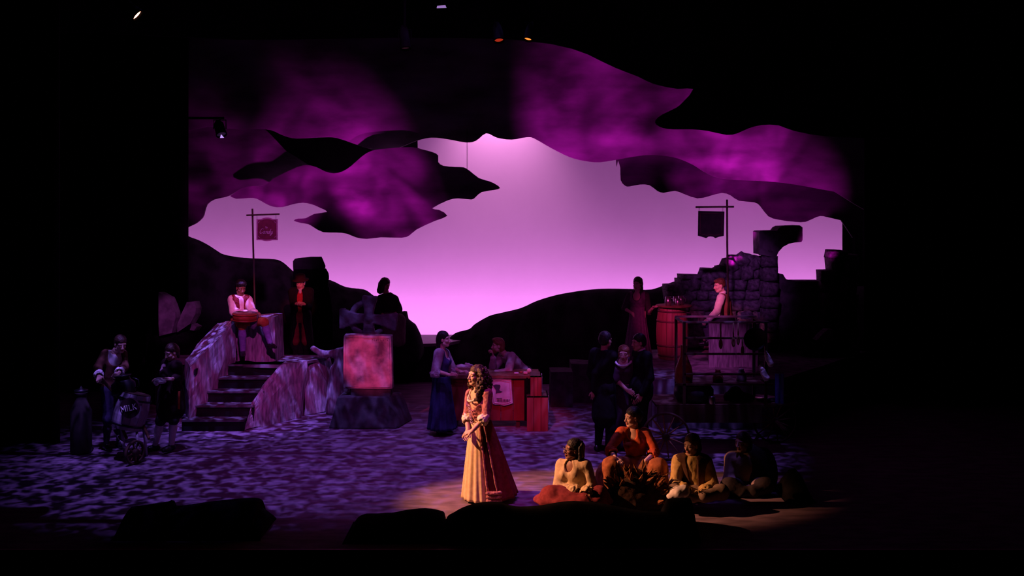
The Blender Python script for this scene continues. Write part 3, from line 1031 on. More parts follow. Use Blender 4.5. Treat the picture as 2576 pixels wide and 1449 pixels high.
def board(cx, w, y0, y1, topb, botb, Y):
    L, Rr = cx - w / 2, cx + w / 2
    pts = [(L, y0), (L + w * .22, y0)]
    pts += [(L + w * .25 + w * .5 * t, y0 - topb * math.sin(math.pi * t) ** .6) for t in np.linspace(0.02, .98, 11)]
    pts += [(Rr - w * .22, y0), (Rr, y0), (Rr, y1), (Rr - w * .24, y1)]
    pts += [(Rr - w * .27 - w * .46 * t, y1 + botb * math.sin(math.pi * t) ** .5) for t in np.linspace(.02, .98, 9)]
    pts += [(L + w * .24, y1), (L, y1)]
    return [at(a, b, Y) for a, b in pts]


bdv = board(671.5, 53, 551, 604, 3.8, 2.6, Yl)
pnl = mk('sign_board', prism(bdv, (0, .025, 0)), M_signpale, sp)
inn = board(671.8, 47, 554, 601, 3.2, 1.5, Yl - .006)
mk('sign_field', prism(inn, (0, .006, 0)), M_signred, pnl)
plc = lambda u, v: at(u, v, Yl - .012)
mk('lettering', join(strokes([[(u, -v) for u, v in ln] for ln in write('Candy', 652.5, -587.5, 5.6, .28)], plc, .0042),
                     strokes([[(u, -v) for u, v in ln] for ln in write('The', 666, -574, 2.2, .28)], plc, .002)), M_letter, pnl)
cn = []
for cx_, cy_, sx, sy in ((649, 557, 1, 1), (694, 557, -1, 1), (649, 598, 1, -1), (694, 598, -1, -1)):
    cn.append(strokes([[(cx_, cy_ + 5 * sy), (cx_ + 1.5 * sx, cy_ + 1.5 * sy), (cx_ + 5 * sx, cy_)], [(cx_ + .5 * sx, cy_ + 2.5 * sy), (cx_ + 3 * sx, cy_ + 3 * sy)]], plc, .0045))
for q_ in cn:
    mk('corner_scroll', q_, M_signpale, pnl)
for px in (646.5, 694.5):
    mk('hanger', tube([at(px, 552, Yl), at(px, 540, Yl)], .003, 5), M_wire, sp)

# right post (dark board)
Yr = 17.4
sr = thing('hanging_sign', 'dark notched sign hanging from the tall right post', 'sign', at(1831, 0, Yr) * (1, 1, 0) + (0, 0, 1.56))
mk('post', tube([at(1829, 502, Yr), at(1829.5, 620, Yr), at(1831, 720, Yr), at(1832, 809, Yr)], .018, 10), M_wooddk, sr, True)
mk('crossbar', tube([at(1750, 521, Yr - .03), at(1829, 520, Yr - .03), at(1846, 520, Yr - .03)], .017, 10), M_wooddk, sr, True)
q = [(1757, 530.5), (1822.5, 532), (1821, 593.5), (1808, 596), (1800, 599), (1795, 596), (1788, 594.8), (1782, 595.5), (1776.5, 599), (1770, 597), (1756, 593)]
pnl = mk('sign_board', prism([at(a, b, Yr) for a, b in q], (0, .025, 0)), M_signdk, sr)
qi = [(1762, 536), (1817, 537), (1816, 589), (1798, 592), (1788, 590), (1778, 592), (1761, 588)]
mk('sign_border', join(*[tube([at(*qi[i], Yr - .004), at(*qi[(i + 1) % len(qi)], Yr - .004)], .0022, 5) for i in range(len(qi))]), M_signred, pnl)
for px in (1758, 1760, 1817, 1819):
    mk('hanger', tube([at(px, 532, Yr), at(px, 521, Yr)], .0025, 5), M_wire, sr)

# ------------------------------------------------------------------ market counter
Yk = 15.95
ck = thing('market_counter', 'red-fronted market counter with a wooden top', 'counter', at(1250, 0, 16.2) * (1, 1, 0))
zt = CAMH - (944 - HOR) * Yk / F
xl, xr = at(1136, 0, Yk)[0], at(1352, 0, Yk)[0]
mk('countertop', box2((xl - .04, Yk - .05, zt - .045), (xr + .03, Yk + .62, zt)), M_wood, ck)
M_redcloth = mat('red_front', (.24, .03, .03), (.18, .022, .022), 8, .85, .15, stretch=(1, 1, .3))
pw = (at(1322, 0, Yk)[0] - xl) / 6
zb = CAMH - (1058 - HOR) * Yk / F
for i in range(6):
    mk('front_board', box2((xl + i * pw + .004, Yk, zb), (xl + (i + 1) * pw - .004, Yk + .025, zt - .045)), M_redcloth, ck)
mk('side_panel', box2((xl, Yk + .02, 0.02), (xl + .025, Yk + .58, zt - .045)), M_woodred, ck)
for x in (xl + .03, xr - .35):
    for y in (Yk + .06, Yk + .54):
        mk('leg', box2((x, y - .03, 0), (x + .06, y + .03, zt - .045)), M_wooddk, ck)
mk('lower_shelf', box2((xl + .03, Yk + .08, .25), (xr - .3, Yk + .55, .28)), M_wooddk, ck)
# notice board hung on the front
nb_ = thing('notice_board', 'pale scroll-edged notice with a dark emblem on the counter front', 'sign', at(1262, 1020, Yk - .02))
q = [(1230, 956), (1234, 953.5), (1240, 951.5), (1250, 951), (1262, 951.5), (1268, 953.5), (1275, 955), (1286, 955), (1287.5, 975), (1289, 1000), (1290, 1014), (1283, 1017), (1268, 1021), (1258, 1018), (1246, 1018), (1240, 1016.5), (1236, 1000), (1233, 975)]
mk('board', prism([at(a, b, Yk - .03) for a, b in q], (0, .02, 0)), M_poster, nb_)
qi = [(1234, 959), (1246, 956), (1260, 956), (1272, 959), (1283, 959.5), (1285.5, 1011), (1268, 1016), (1244, 1013)]
mk('border_line', join(*[tube([at(*qi[i], Yk - .034), at(*qi[(i + 1) % len(qi)], Yk - .034)], .004, 5) for i in range(len(qi))]), M_white, nb_)
em = [(1240, 970), (1247, 967), (1258, 968), (1259, 973), (1256, 981), (1259, 984), (1264, 985), (1259, 988), (1252, 988.5), (1247, 990), (1248, 982), (1243, 974)]
mk('emblem', prism([at(a, b, Yk - .035) for a, b in em], (0, .006, 0)), M_ink, nb_)
ll = [tube([at(1249, 1002, Yk - .036), at(1263, 1002, Yk - .036)], .004, 5)]
for i, px in enumerate(np.linspace(1251, 1281, 9)):
    ll.append(tube([at(px, 1004.5, Yk - .036), at(px + .4, 1010.5, Yk - .036)], .005 + .003 * (i % 2), 5))
mk('worn_lettering', join(*ll), M_ink, nb_)
# dark cloth hanging at the end
n = 24
V = []
for (y_top, y_bot) in (((950), (1059)),):
    for k in range(9):
        t = k / 8
        for i in range(n + 1):
            u = i / n
            px = 1319 + (24 + 2.5 * t) * u
            V.append(at(px, y_top + (y_bot - y_top) * t, Yk - .05) + (0, .018 * math.sin(u * 16 + t), 0))
V = np.array(V)
Fq = [(k * (n + 1) + i, k * (n + 1) + i + 1, (k + 1) * (n + 1) + i + 1, (k + 1) * (n + 1) + i) for k in range(8) for i in range(n)]
nv = len(V)
tag(mk('dark_cloth', (np.concatenate([V, V + (0, .006, 0)]), Fq + [tuple(q + nv for q in f)[::-1] for f in Fq]), M_velour, loc=at(1330, 1059, Yk - .05), smooth=True),
    'black cloth strip hanging at the right end of the counter', 'cloth')


# crates: planked boxes standing on end
def crate(px0, px1, pya, pyb, Y, depth, label, pat):
    a, b = at(px0, pyb, Y), at(px1, pya, Y)
    t = thing('wooden_crate', label, 'crate', ((a[0] + b[0]) / 2, Y + depth / 2, a[2]), 'crates at the end of the counter')
    n = 3
    w = (b[0] - a[0]) / n
    for i in range(n):
        mk('plank', box2((a[0] + i * w + .004, Y, a[2]), (a[0] + (i + 1) * w - .004, Y + .02, b[2])), M_woodred, t)
    m = 3
    dw = depth / m
    for i in range(m):
        pl = mk('plank', box2((b[0] - .02, Y + .02 + i * (dw - .008) + .003, a[2]), (b[0], Y + .02 + (i + 1) * (dw - .008) - .003, b[2])), M_wood, t)
    mk('lid', box2((a[0], Y, b[2] - .02), (b[0], Y + depth, b[2])), M_wooddk, t)
    mk('base', box2((a[0] + .01, Y + .02, a[2]), (b[0] - .02, Y + depth, b[2] - .02)), M_wooddk, t)
    mk('stencil', join(*[tube([np.array((b[0] + .002, Y + depth * u0, a[2] + (b[2] - a[2]) * v0)), np.array((b[0] + .002, Y + depth * u1, a[2] + (b[2] - a[2]) * v1))], .012, 6) for u0, v0, u1, v1 in pat]), M_white, t)
    return t


crate(1325, 1379, 997, 1085, 15.70, .5, 'lower red wooden crate on the floor at the counter end', [(.2, .2, .2, .85), (.55, .15, .5, .6), (.75, .4, .8, .9), (.5, .7, .4, .95)])
t_ = crate(1334, 1363, 946, 997, 15.72, .45, 'upper red wooden crate stacked at the counter end', [(.25, .15, .3, .9), (.55, .1, .5, .85), (.8, .3, .75, .95)])

# goods on the counter
bsk = thing('basket', 'small pink basket of goods at the left end of the counter', 'basket', at(1166, 943, Yk + .15))
bc = at(1166, 943, Yk + .15)
bw = .13
rails = []
for k in range(6):
    z = zt + .005 + k * .022
    r = 1 + .02 * k
    pts = [bc * (1, 1, 0) + np.array((bw * r * sx, .09 * r * sy, z)) for sx, sy in ((-1, -1), (1, -1), (1, 1), (-1, 1), (-1, -1))]
    rails.append(tube(pts, .012, 6))
mk('weave', join(*rails), mat('wicker', (.45, .26, .22), (.30, .16, .13), 40, .8, .4), bsk)
mk('bottom', box2(bc * (1, 1, 0) + (-bw, -.09, zt), bc * (1, 1, 0) + (bw, .09, zt + .01)), M_wood, bsk)
lb = Blob(.008)
for k in range(7):
    lb.ell(bc * (1, 1, 0) + np.array((random.uniform(-.08, .08), random.uniform(-.05, .05), zt + .12)), (.045, .04, .035), None, .01)
mk('linen', lb.mesh(), M_white, bsk, True)
cb = Blob(.009)
for dx, dz, r in ((0, .04, .06), (.06, .06, .055), (.12, .05, .05), (.17, .03, .04), (.05, .10, .04), (.0, .13, .03)):
    cb.ell(at(1178, 943, Yk + .3) * (1, 1, 0) + np.array((dx, 0, zt + dz)), (r, r * .8, r * .75), None, .03)
cb.cap(at(1172, 915, Yk + .3), at(1170, 940, Yk + .3), .02, .035, .02)
cb.plane((0, 0, zt + .001), (0, 0, -1))
tag(mk('cloth_bundle', cb.mesh(lambda V: .006 * vnoise(V, 45, 3)), M_white, loc=at(1180, 943, Yk + .3), smooth=True), 'crumpled white linen bundle behind the basket', 'cloth')
gd = [(1299, .04, .025, M_poster, 'flat purple parcel farthest left of the goods pile', 'parcel'), (1311, .03, .03, M_woodred, 'round red bun in the goods pile', 'bun'),
      (1322, .035, .04, M_white, 'pale wrapped parcel in the goods pile', 'parcel'), (1331, .04, .07, M_cream, 'pale loaf on top of the goods pile', 'loaf'),
      (1340, .045, .022, M_tin, 'shiny flat tin in the goods pile', 'tin'), (1349, .035, .02, M_signpale, 'small pink packet at the counter edge', 'packet')]
for i, (px, r, h, m, lab, cat) in enumerate(gd):
    c = at(px, 0, Yk + .12 + .08 * (i % 2)) * (1, 1, 0) + (0, 0, zt + .002)
    b_ = Blob(.006)
    if cat in ('loaf', 'bun'):
        b_.ell(c + (0, 0, h * .55), (r, r * .8, h * .6), None, .01).plane(c, (0, 0, -1))
    else:
        b_.box(c + (0, 0, h * .5), (r * .8, r * .6, h * .5 - .006), None, .006, .01)
    tag(mk(cat if cat != 'tin' else 'tin_box', b_.mesh(), m, loc=c, smooth=True), lab, cat, 'goods on the counter')

# ------------------------------------------------------------------ barrel with mugs
Yb = 18.15
bx = at(1691, 0, Yb)[0]
zb0 = .80
ht = (CAMH - (771 - HOR) * (Yb) / F) - zb0
br = thing('barrel', 'tall red stave barrel used as a table', 'barrel', (bx, Yb, zb0))
NS = 18


def barrel_r(t):
    return .252 + .045 * math.sin(math.pi * t)


for i in range(NS):
    t0, t1 = 2 * math.pi * (i + .03) / NS, 2 * math.pi * (i + .97) / NS
    V, Fc = [], []
    rows = 9
    for k in range(rows + 1):
        t = k / rows
        r = barrel_r(t)
        for rr in (r, r - .02):
            for th in (t0, (t0 + t1) / 2, t1):
                V.append((bx + rr * math.cos(th), Yb + rr * math.sin(th), zb0 + ht * t))
    for k in range(rows):
        a, b = 6 * k, 6 * k + 6
        Fc += [(a, a + 1, b + 1, b), (a + 1, a + 2, b + 2, b + 1), (a + 4, a + 3, b + 3, b + 4), (a + 5, a + 4, b + 4, b + 5), (a + 3, a, b, b + 3), (a + 2, a + 5, b + 5, b + 2)]
    Fc += [(0, 3, 4, 1), (1, 4, 5, 2), (6 * rows, 6 * rows + 1, 6 * rows + 4, 6 * rows + 3), (6 * rows + 1, 6 * rows + 2, 6 * rows + 5, 6 * rows + 4)]
    mk('stave', (np.array(V), Fc), M_stave, br)
for t in (.08, .27, .73, .92):
    r = barrel_r(t)
    mk('hoop', lathe([(r - .002, -.018), (r + .006, -.018), (r + .006, .018), (r - .002, .018)], (bx, Yb, zb0 + ht * t), n=36, cap=False), mat('barrel_hoop', (.22, .09, .09), None, 10, .5, metal=.3), br, True)
tp_ = CAMH - (768.5 - HOR) * Yb / F
mk('round_top', lathe([(.0, 0), (.33, 0), (.34, .008), (.34, .022), (.33, .03), (0, .03)], (bx + .03, Yb, zb0 + ht), n=36, cap=False), M_wood, br, True)
ztop = zb0 + ht + .03


def mug(px, dy, h, r, label):
    x = at(px, 0, Yb + dy)[0]
    t = thing('tin_mug', label, 'mug', (x, Yb + dy, ztop), 'tin mugs on the barrel')
    mk('cup', lathe([(r * .9, 0), (r, .005), (r, h), (r - .004, h), (r - .006, .01), (0, .01)], (x, Yb + dy, ztop), n=20, cap=False), M_tin, t, True)
    mk('handle', tube([(x + r, Yb + dy, ztop + h * .8), (x + r + .03, Yb + dy, ztop + h * .75), (x + r + .035, Yb + dy, ztop + h * .4), (x + r, Yb + dy, ztop + h * .25)], .006, 6), M_tin, t, True)


mug(1681, -.10, .165, .055, 'tall tin mug at the left of the barrel top')
mug(1700, .12, .15, .05, 'tin mug at the back of the barrel top')
mug(1705, -.06, .12, .045, 'short tin mug in the middle of the barrel top')
mug(1713, .02, .165, .05, 'tall tin mug at the right of the barrel top')

# ------------------------------------------------------------------ pedlar's cart
Yq = 14.2
pc = thing('pedlar_cart', 'dark wooden pedlar cart with hanging rails and spoked wheels', 'cart', at(1790, 0, 14.5) * (1, 1, 0))
x0, x1 = at(1650, 0, Yq)[0], at(1968, 0, Yq)[0]
zs_ = CAMH - (1018 - HOR) * Yq / F
for k in range(4):
    mk('bed_plank', box2((x0, Yq + k * .2 + .004, zs_ - .03), (x1, Yq + (k + 1) * .2 - .004, zs_)), M_wooddk, pc)
for k in range(2):
    mk('side_board', box2((x0 + .02, Yq, zs_ - .03 - (k + 1) * .12 + .004), (x1 - .3, Yq + .025, zs_ - .03 - k * .12)), M_wooddk, pc)
# uprights and rails
ztop_ = CAMH - (811 - HOR) * Yq / F
for px in (1722, 1928):
    for dy in (.03, .74):
        xx = at(px, 0, Yq)[0]
        mk('post', box2((xx - .02, Yq + dy - .02, zs_), (xx + .02, Yq + dy + .02, ztop_)), M_wooddk, pc)
xa, xb = at(1716, 0, Yq)[0], at(1936, 0, Yq)[0]
M_rail = mat('pale_rail', (.30, .22, .20), (.18, .12, .10), 12, .5, .2, stretch=(.2, 1, 1))  # paler wood, used on the top rails
for py, dy, pa, pb_ in ((811, 0, 1718, 1936), (811, .74, 1720, 1936), (851, .0, 1722, 1930), (891, 0, 1722, 1930), (942, 0, 1722, 1930), (968, 0, 1700, 1945)):
    z = CAMH - (py - HOR) * Yq / F
    mk('rail', box2((at(pa, 0, Yq)[0], Yq + dy + .01, z - .014), (at(pb_, 0, Yq)[0], Yq + dy + .045, z + .014)), M_rail if py == 811 else M_wooddk, pc)
for px in (1722, 1928):
    xx = at(px, 0, Yq)[0]
    mk('rail', box2((xx - .018, Yq + .03, ztop_ - .028), (xx + .018, Yq + .74, ztop_)), M_wooddk, pc)
zsh = CAMH - (968 - HOR) * Yq / F
mk('shelf', box2((at(1724, 0, Yq)[0], Yq + .05, zsh - .02), (at(1930, 0, Yq)[0], Yq + .7, zsh)), M_wooddk, pc)
for dy in (.1, .66):
    mk('handle', tube([(x1 - .2, Yq + dy, zs_ - .05), (at(2012, 0, Yq)[0], Yq + dy, zs_ + .0)], .022, 8), M_wooddk, pc)


def wheel(root, c, r, label=None, n=12, yaw=0, tilt=0):
    R = Matrix.Rotation(yaw, 3, 'Z') @ Matrix.Rotation(tilt, 3, 'Y')
    R = np.array(R)
    c = np.asarray(c, float)
    T = lambda u, v, w: c + R @ np.array((u, w, v))
    M_sp = mat('spoke_wood', (.30, .16, .09), (.2, .1, .06), 10, .6)
    hb = mk('hub', lathe([(.0, -.07), (.035, -.07), (.055, -.03), (.055, .03), (.035, .07), (0, .07)], c, R @ np.array((0, 1, 0)), 16, False), M_wooddk, root, True)
    pts = [T(r * math.cos(t), r * math.sin(t), 0) for t in np.linspace(0, 2 * math.pi, 41)]
    V, Fc = [], []
    for k in range(40):
        t = 2 * math.pi * k / 40
        for rr, w in ((r - .025, -.02), (r + .005, -.02), (r + .005, .02), (r - .025, .02)):
            V.append(T(rr * math.cos(t), rr * math.sin(t), w))
    for k in range(40):
        a, b = 4 * k, 4 * ((k + 1) % 40)
        for j in range(4):
            Fc.append((a + j, a + (j + 1) % 4, b + (j + 1) % 4, b + j))
    mk('rim', (np.array(V), Fc), M_wooddk, root, True)
    for k in range(n):
        t = 2 * math.pi * (k + .25) / n
        mk('spoke', tube([T(.04 * math.cos(t), .04 * math.sin(t), 0), T((r - .02) * math.cos(t), (r - .02) * math.sin(t), 0)], [.013, .010], 7), M_sp, root, True)


wc = at(1675, 1098, 13.86)
w1 = mk('wheel_axle', tube([wc + (0, -.02, 0), wc + (0, .9, 0)], .025, 8), M_wooddk, pc)
wheel(pc, wc, wc[2] - .004)
wc2 = np.array((at(1950, 0, 14.9)[0], 14.9, wc[2]))
mk('wheel_axle', tube([wc2 + (0, -.6, 0), wc2 + (0, .05, 0)], .025, 8), M_wooddk, pc)
wheel(pc, wc2, wc[2] - .004)

# wares on the cart


def hang_ladle(px, py0, py1, wd, label, grp='utensils hanging on the cart'):
    Yh = Yq - .02
    t = thing('ladle', label, 'ladle', at(px, py1, Yh), grp)
    zt_, zb_ = at(px, py0, Yh), at(px, py1, Yh)
    mk('shaft', tube([zt_, zb_ + (0, 0, .06)], .011, 8), M_wood, t, True)
    b_ = Blob(.006).ell(zb_ + (0, 0, .05), (wd, .022, .075), None, .01)
    b_.ell(zb_ + (0, -.03, .05), (wd * .7, .02, .055), None, .01, True)
    mk('bowl', b_.mesh(), M_wood, t, True)


hang_ladle(1813, 812, 874, .03, 'long wooden spoon hanging left on the cart rail')
hang_ladle(1845, 812, 869, .03, 'middle wooden spoon hanging on the cart rail')
hang_ladle(1857, 812, 864, .026, 'short wooden spoon hanging beside the round pan')
hang_ladle(1868, 852, 890, .026, 'small spoon hanging from the second cart rail')
pcn = at(1899, 852, Yq - .06)
fp = thing('frying_pan', 'round black pan hanging at the right of the cart rail', 'pan', pcn - (0, 0, .16))
mk('pan', lathe([(0, .02), (.13, .02), (.165, -.03), (.172, -.03), (.135, .03), (0, .03)], pcn, (0, 1, .05), 28, False), M_iron, fp, True)
mk('handle', tube([pcn + (0, 0, .15), pcn + (0, 0, .24)], .012, 8), M_iron, fp)


def bellied(name, px, py0, py1, Y, prof, m, label, cat, tilt=(0, 0, 1)):
    b0 = at(px, py1, Y)
    h = (py1 - py0) * Y / F
    return tag(mk(name, lathe([(max(r * h, .0005), z * h) for r, z in prof], b0, tilt, 22), m, loc=b0, smooth=True), label, cat)


bellied('gourd_bottle', 1720, 868, 967, Yq + .25, [(.16, 0), (.22, .08), (.23, .25), (.2, .45), (.13, .62), (.09, .72), (.075, .85), (.085, .97), (.085, 1)], mat('brown_gourd', (.34, .11, .04), (.22, .06, .025), 9, .5, spec=.4),
        'tall brown gourd bottle on the cart shelf', 'bottle')
bellied('clay_jug', 1806, 930, 967, Yq + .25, [(.22, 0), (.34, .2), (.36, .5), (.22, .8), (.16, .92), (.2, 1)], mat('brown_clay', (.26, .08, .05), None, 9, .6), 'small brown clay jug on the cart shelf', 'jug')
bellied('clay_jug', 1865, 928, 967, Yq + .3, [(.2, 0), (.3, .15), (.34, .4), (.22, .8), (.15, .92), (.18, 1)], mat('grey_clay', (.20, .13, .13), None, 9, .6), 'grey clay jug right of the brown one on the cart', 'jug')
bellied('tin_can', 1790, 996, 1017, Yq + .06, [(.42, 0), (.45, .1), (.45, .85), (.4, 1)], M_tin, 'small bright tin standing on the cart bed', 'can')
bellied('cooking_pot', 1745, 965, 1017, Yq + .3, [(.35, 0), (.75, .12), (.95, .45), (.95, .75), (.8, .95), (.86, 1)], M_iron, 'black cooking pot on the left of the cart bed', 'pot')
bellied('basin', 1930, 1000, 1018, Yq + .35, [(.8, 0), (1.1, .2), (1.6, .9), (1.65, 1)], M_tin, 'wide tin basin at the right of the cart bed', 'basin')
sk = Blob(.012)
for px, py, r in ((1840, 1000, .1), (1862, 1002, .1), (1880, 1004, .09), (1850, 985, .08)):
    sk.ell(at(px, py, Yq + .4), (r * 1.2, r, r), None, .05)
sk.plane((0, 0, zs_ + .002), (0, 0, -1))
tag(mk('cloth_sack', sk.mesh(lambda V: .008 * vnoise(V, 30, 1)), mat('dark_sacking', (.06, .05, .05), None, 20, .95), loc=at(1860, 1018, Yq + .4), smooth=True), 'dark lumpy sack on the cart bed', 'sack')
# blue cloth hanging at the end, white cloths on the post
V = []
for k in range(7):
    for i in range(9):
        u = i / 8
        V.append(at(1950 + 22 * u, 940 + 76 * k / 6, Yq + .1) + (0, .012 * math.sin(u * 12), 0))
Fq = [(k * 9 + i, k * 9 + i + 1, (k + 1) * 9 + i + 1, (k + 1) * 9 + i) for k in range(6) for i in range(8)]
V = np.array(V)
tag(mk('blue_cloth', (np.concatenate([V, V + (0, .01, 0)]), Fq + [tuple(q + 63 for q in f)[::-1] for f in Fq]), mat('blue_cloth', (.20, .16, .60), (.15, .12, .5), 20, .9), loc=at(1961, 1016, Yq + .1), smooth=True),
    'narrow blue cloth hanging at the right end of the cart', 'cloth')
for px, py, lab in ((1930, 905, 'white rag bunched high at the right cart post'), (1918, 940, 'white rag knotted low at the right cart post')):
    b_ = Blob(.008)
    b_.cap(at(px, py - 12, Yq - .03), at(px + 9, py + 10, Yq - .03), .025, .05, .03).cap(at(px - 4, py - 20, Yq - .02), at(px, py, Yq - .03), .02, .03, .03)
    tag(mk('white_rag', b_.mesh(lambda V: .008 * vnoise(V, 50, 2)), M_white, loc=at(px, py + 10, Yq - .03), smooth=True), lab, 'cloth', 'rags on the cart')

# ------------------------------------------------------------------ milk hand-cart
Ym = 13.9
mc = thing('milk_cart', 'tilted milk hand-cart with a banded tub and lettered oval', 'cart', at(330, 0, Ym) * (1, 1, 0))
c1, c2 = at(318, 1078, Ym), at(338, 992, Ym)
ax = c2 - c1
Lm = np.linalg.norm(ax)
ax = ax / Lm
ax = ax + np.array((0, .15, 0))
ax /= np.linalg.norm(ax)
M_tub = mat('tub_wood', (.50, .44, .50), (.34, .30, .36), 7, .6, .3, stretch=(1, 1, .3))
a_, b__, d_ = frame(ax)
NT = 14
for i in range(NT):
    t0, t1 = 2 * math.pi * (i + .02) / NT, 2 * math.pi * (i + .98) / NT
    V, Fc = [], []
    for k in range(6):
        t = k / 5
        r = .205 + .035 * math.sin(math.pi * min(t * 1.05, 1))
        for rr in (r, r - .02):
            for th in (t0, t1):
                V.append(c1 + rr * (a_ * math.cos(th) + b__ * math.sin(th)) + d_ * Lm * t)
    for k in range(5):
        a, b = 4 * k, 4 * k + 4
        Fc += [(a, a + 1, b + 1, b), (a + 3, a + 2, b + 2, b + 3), (a + 2, a, b, b + 2), (a + 1, a + 3, b + 3, b + 1)]
    Fc += [(0, 2, 3, 1), (20, 21, 23, 22)]
    mk('stave', (np.array(V), Fc), M_tub, mc)
for t in (.12, .85):
    r = .21 + .035 * math.sin(math.pi * t)
    mk('hoop', lathe([(r, -.014), (r + .007, -.014), (r + .007, .014), (r, .014)], c1 + d_ * Lm * t, d_, 30, False), M_iron, mc, True)
mk('tub_lid', lathe([(0, 0), (.2, 0), (.2, .02), (0, .02)], c1 + d_ * Lm * .98, d_, 24, False), M_wooddk, mc)
# oval name plate
pc_ = at(325, 1027, Ym - .27)
ru, rv = np.array((.97, 0, .20)), np.array((-.2, .0, .97))
ov = [pc_ + ru * (.135 * math.cos(t)) + rv * (.145 * math.sin(t)) for t in np.linspace(0, 2 * math.pi, 33)[:-1]]
pl_ = mk('name_plate', prism(ov, (0, .05, 0)), mat('plate_dark', (.05, .02, .03), None, 10, .6), mc)
GL = {'M': [[(0, 0), (0, 1.4)], [(0, 1.4), (.5, .4)], [(.5, .4), (1, 1.4)], [(1, 1.4), (1, 0)]], 'I': [[(.2, 0), (.2, 1.4)]],
      'L': [[(.1, 1.4), (.1, 0)], [(.1, 0), (.75, 0)]], 'K': [[(.1, 0), (.1, 1.4)], [(.8, 1.4), (.12, .6)], [(.3, .8), (.85, 0)]]}
ADV = {'M': 1.3, 'I': .65, 'L': 1.0, 'K': 1.0}
segs = []
u = -2.0
for ch in 'MILK':
    for (p, q_) in GL[ch]:
        f_ = lambda g: pc_ + np.array((0, -.005, 0)) + ru * ((u + g[0]) * .056) + rv * ((g[1] - .62) * .056)
        segs.append(tube([f_(p), f_(q_)], .0075, 6))
    for sx in ({'M': (0, 1), 'I': (.2,), 'L': (.1,), 'K': (.1, .85)}[ch]):   # serifs
        segs.append(tube([f_((sx - .16, 0)), f_((sx + .16, 0))], .0035, 5))
        if ch != 'K' or sx == .1:
            segs.append(tube([f_((sx - .16, 1.4)), f_((sx + .16, 1.4))], .0035, 5))
    u += ADV[ch]
mk('lettering', join(*segs), M_white, pl_)
# shafts, legs and wheel
for s_ in (-1, 1):
    sh = at(330, 1080, Ym) + (s_ * .16, 0, 0)
    tip = at(258 if s_ < 0 else 303, 957 if s_ < 0 else 947, 14.05)
    mk('shaft', tube([sh + (.14, -.12, -.1), sh + (-.05, .1, .1), sh + (-.1, .22, .4), tip], .022, 8), M_wood, mc, True)
    mk('leg', tube([sh + (-.02, .1, .02), np.array((sh[0] - .02, sh[1] + .22, .0))], [.024, .018], 8), M_tub, mc, True)
    mk('brace', tube([sh + (-.06, -.05, 0), np.array((at(352, 0, Ym)[0] + s_ * .07, Ym - .25, .17))], .018, 8), M_tub, mc, True)
wheel(mc, np.array((at(356, 0, Ym)[0], Ym - .25, .17)), .165, n=8, yaw=1.1)
# dark can carried on top
can = thing('milk_can', 'dark dented milk can standing on the tub lid', 'can', at(312, 990, Ym + .1))
cz = at(313, 990, Ym + .1)
mk('can_body', lathe([(.001, 0), (.15, 0), (.165, .03), (.165, .15), (.11, .2), (.10, .24), (.13, .265), (.001, .265)], cz, (-.12, 0, 1), 22, False), M_iron, can, True)
mk('handle', tube([cz + (.15, 0, .08), cz + (.21, 0, .11), cz + (.2, 0, .2), cz + (.12, 0, .23)], .012, 8), M_iron, can, True)
ch_ = thing('milk_can', 'pale milk can half hidden at the far left edge', 'can', at(204, 0, 14.3) * (1, 1, 0))
cb_ = at(204, 0, 14.3) * (1, 1, 0)
mk('can_body', lathe([(.001, 0), (.14, 0), (.15, .03), (.15, .62), (.08, .78), (.075, .86), (.1, .9), (.001, .9)], cb_, (0, 0, 1), 22, False), mat('dull_can', (.06, .05, .05), None, 8, .5), ch_, True)
mk('can_lid', lathe([(.001, 0), (.1, 0), (.1, .03), (.03, .05), (.001, .09)], cb_ + (0, 0, .9), (0, 0, 1), 20, False), M_iron, ch_, True)

# ------------------------------------------------------------------ lamps and pipes over the stage


def lamp(px, py, Y, facing, r, glow, strength, label, length=.34, drop=.4):
    c = at(px, py, Y)
    f = np.asarray(facing, float)
    f /= np.linalg.norm(f)
    t = thing('stage_lamp', label, 'lamp', c, 'lamps hung over the stage')
    mk('housing', lathe([(r * .6, -length), (r * .95, -length * .8), (r, -.05), (r * 1.08, 0), (r * 1.08, .015), (r * .92, .015), (r * .92, -.02)], c, f, 20, False), M_lamp, t, True)
    mk('back_cap', lathe([(.001, -length - .03), (r * .45, -length - .02), (r * .6, -length)], c, f, 16, False), M_lamp, t, True)
    mk('lens', lathe([(.001, .0), (r * .5, -.004), (r * .9, -.015)], c, f, 20, False), mat('lens_%d' % px, (.2, .1, .1), None, 5, .3, emit=(glow, strength)), t, True)
    k = c - f * length * .45
    mk('yoke', tube([k + (-r * 1.2, 0, 0), k + (-r * 1.2, 0, r * 1.7), k + (r * 1.2, 0, r * 1.7), k + (r * 1.2, 0, 0)], .012, 6), M_lamp, t)
    mk('clamp', tube([k + (0, 0, r * 1.7), k + (0, 0, r * 1.7 + drop)], .02, 8), M_lamp, t)
    return k[2] + r * 1.7 + drop + .02, k


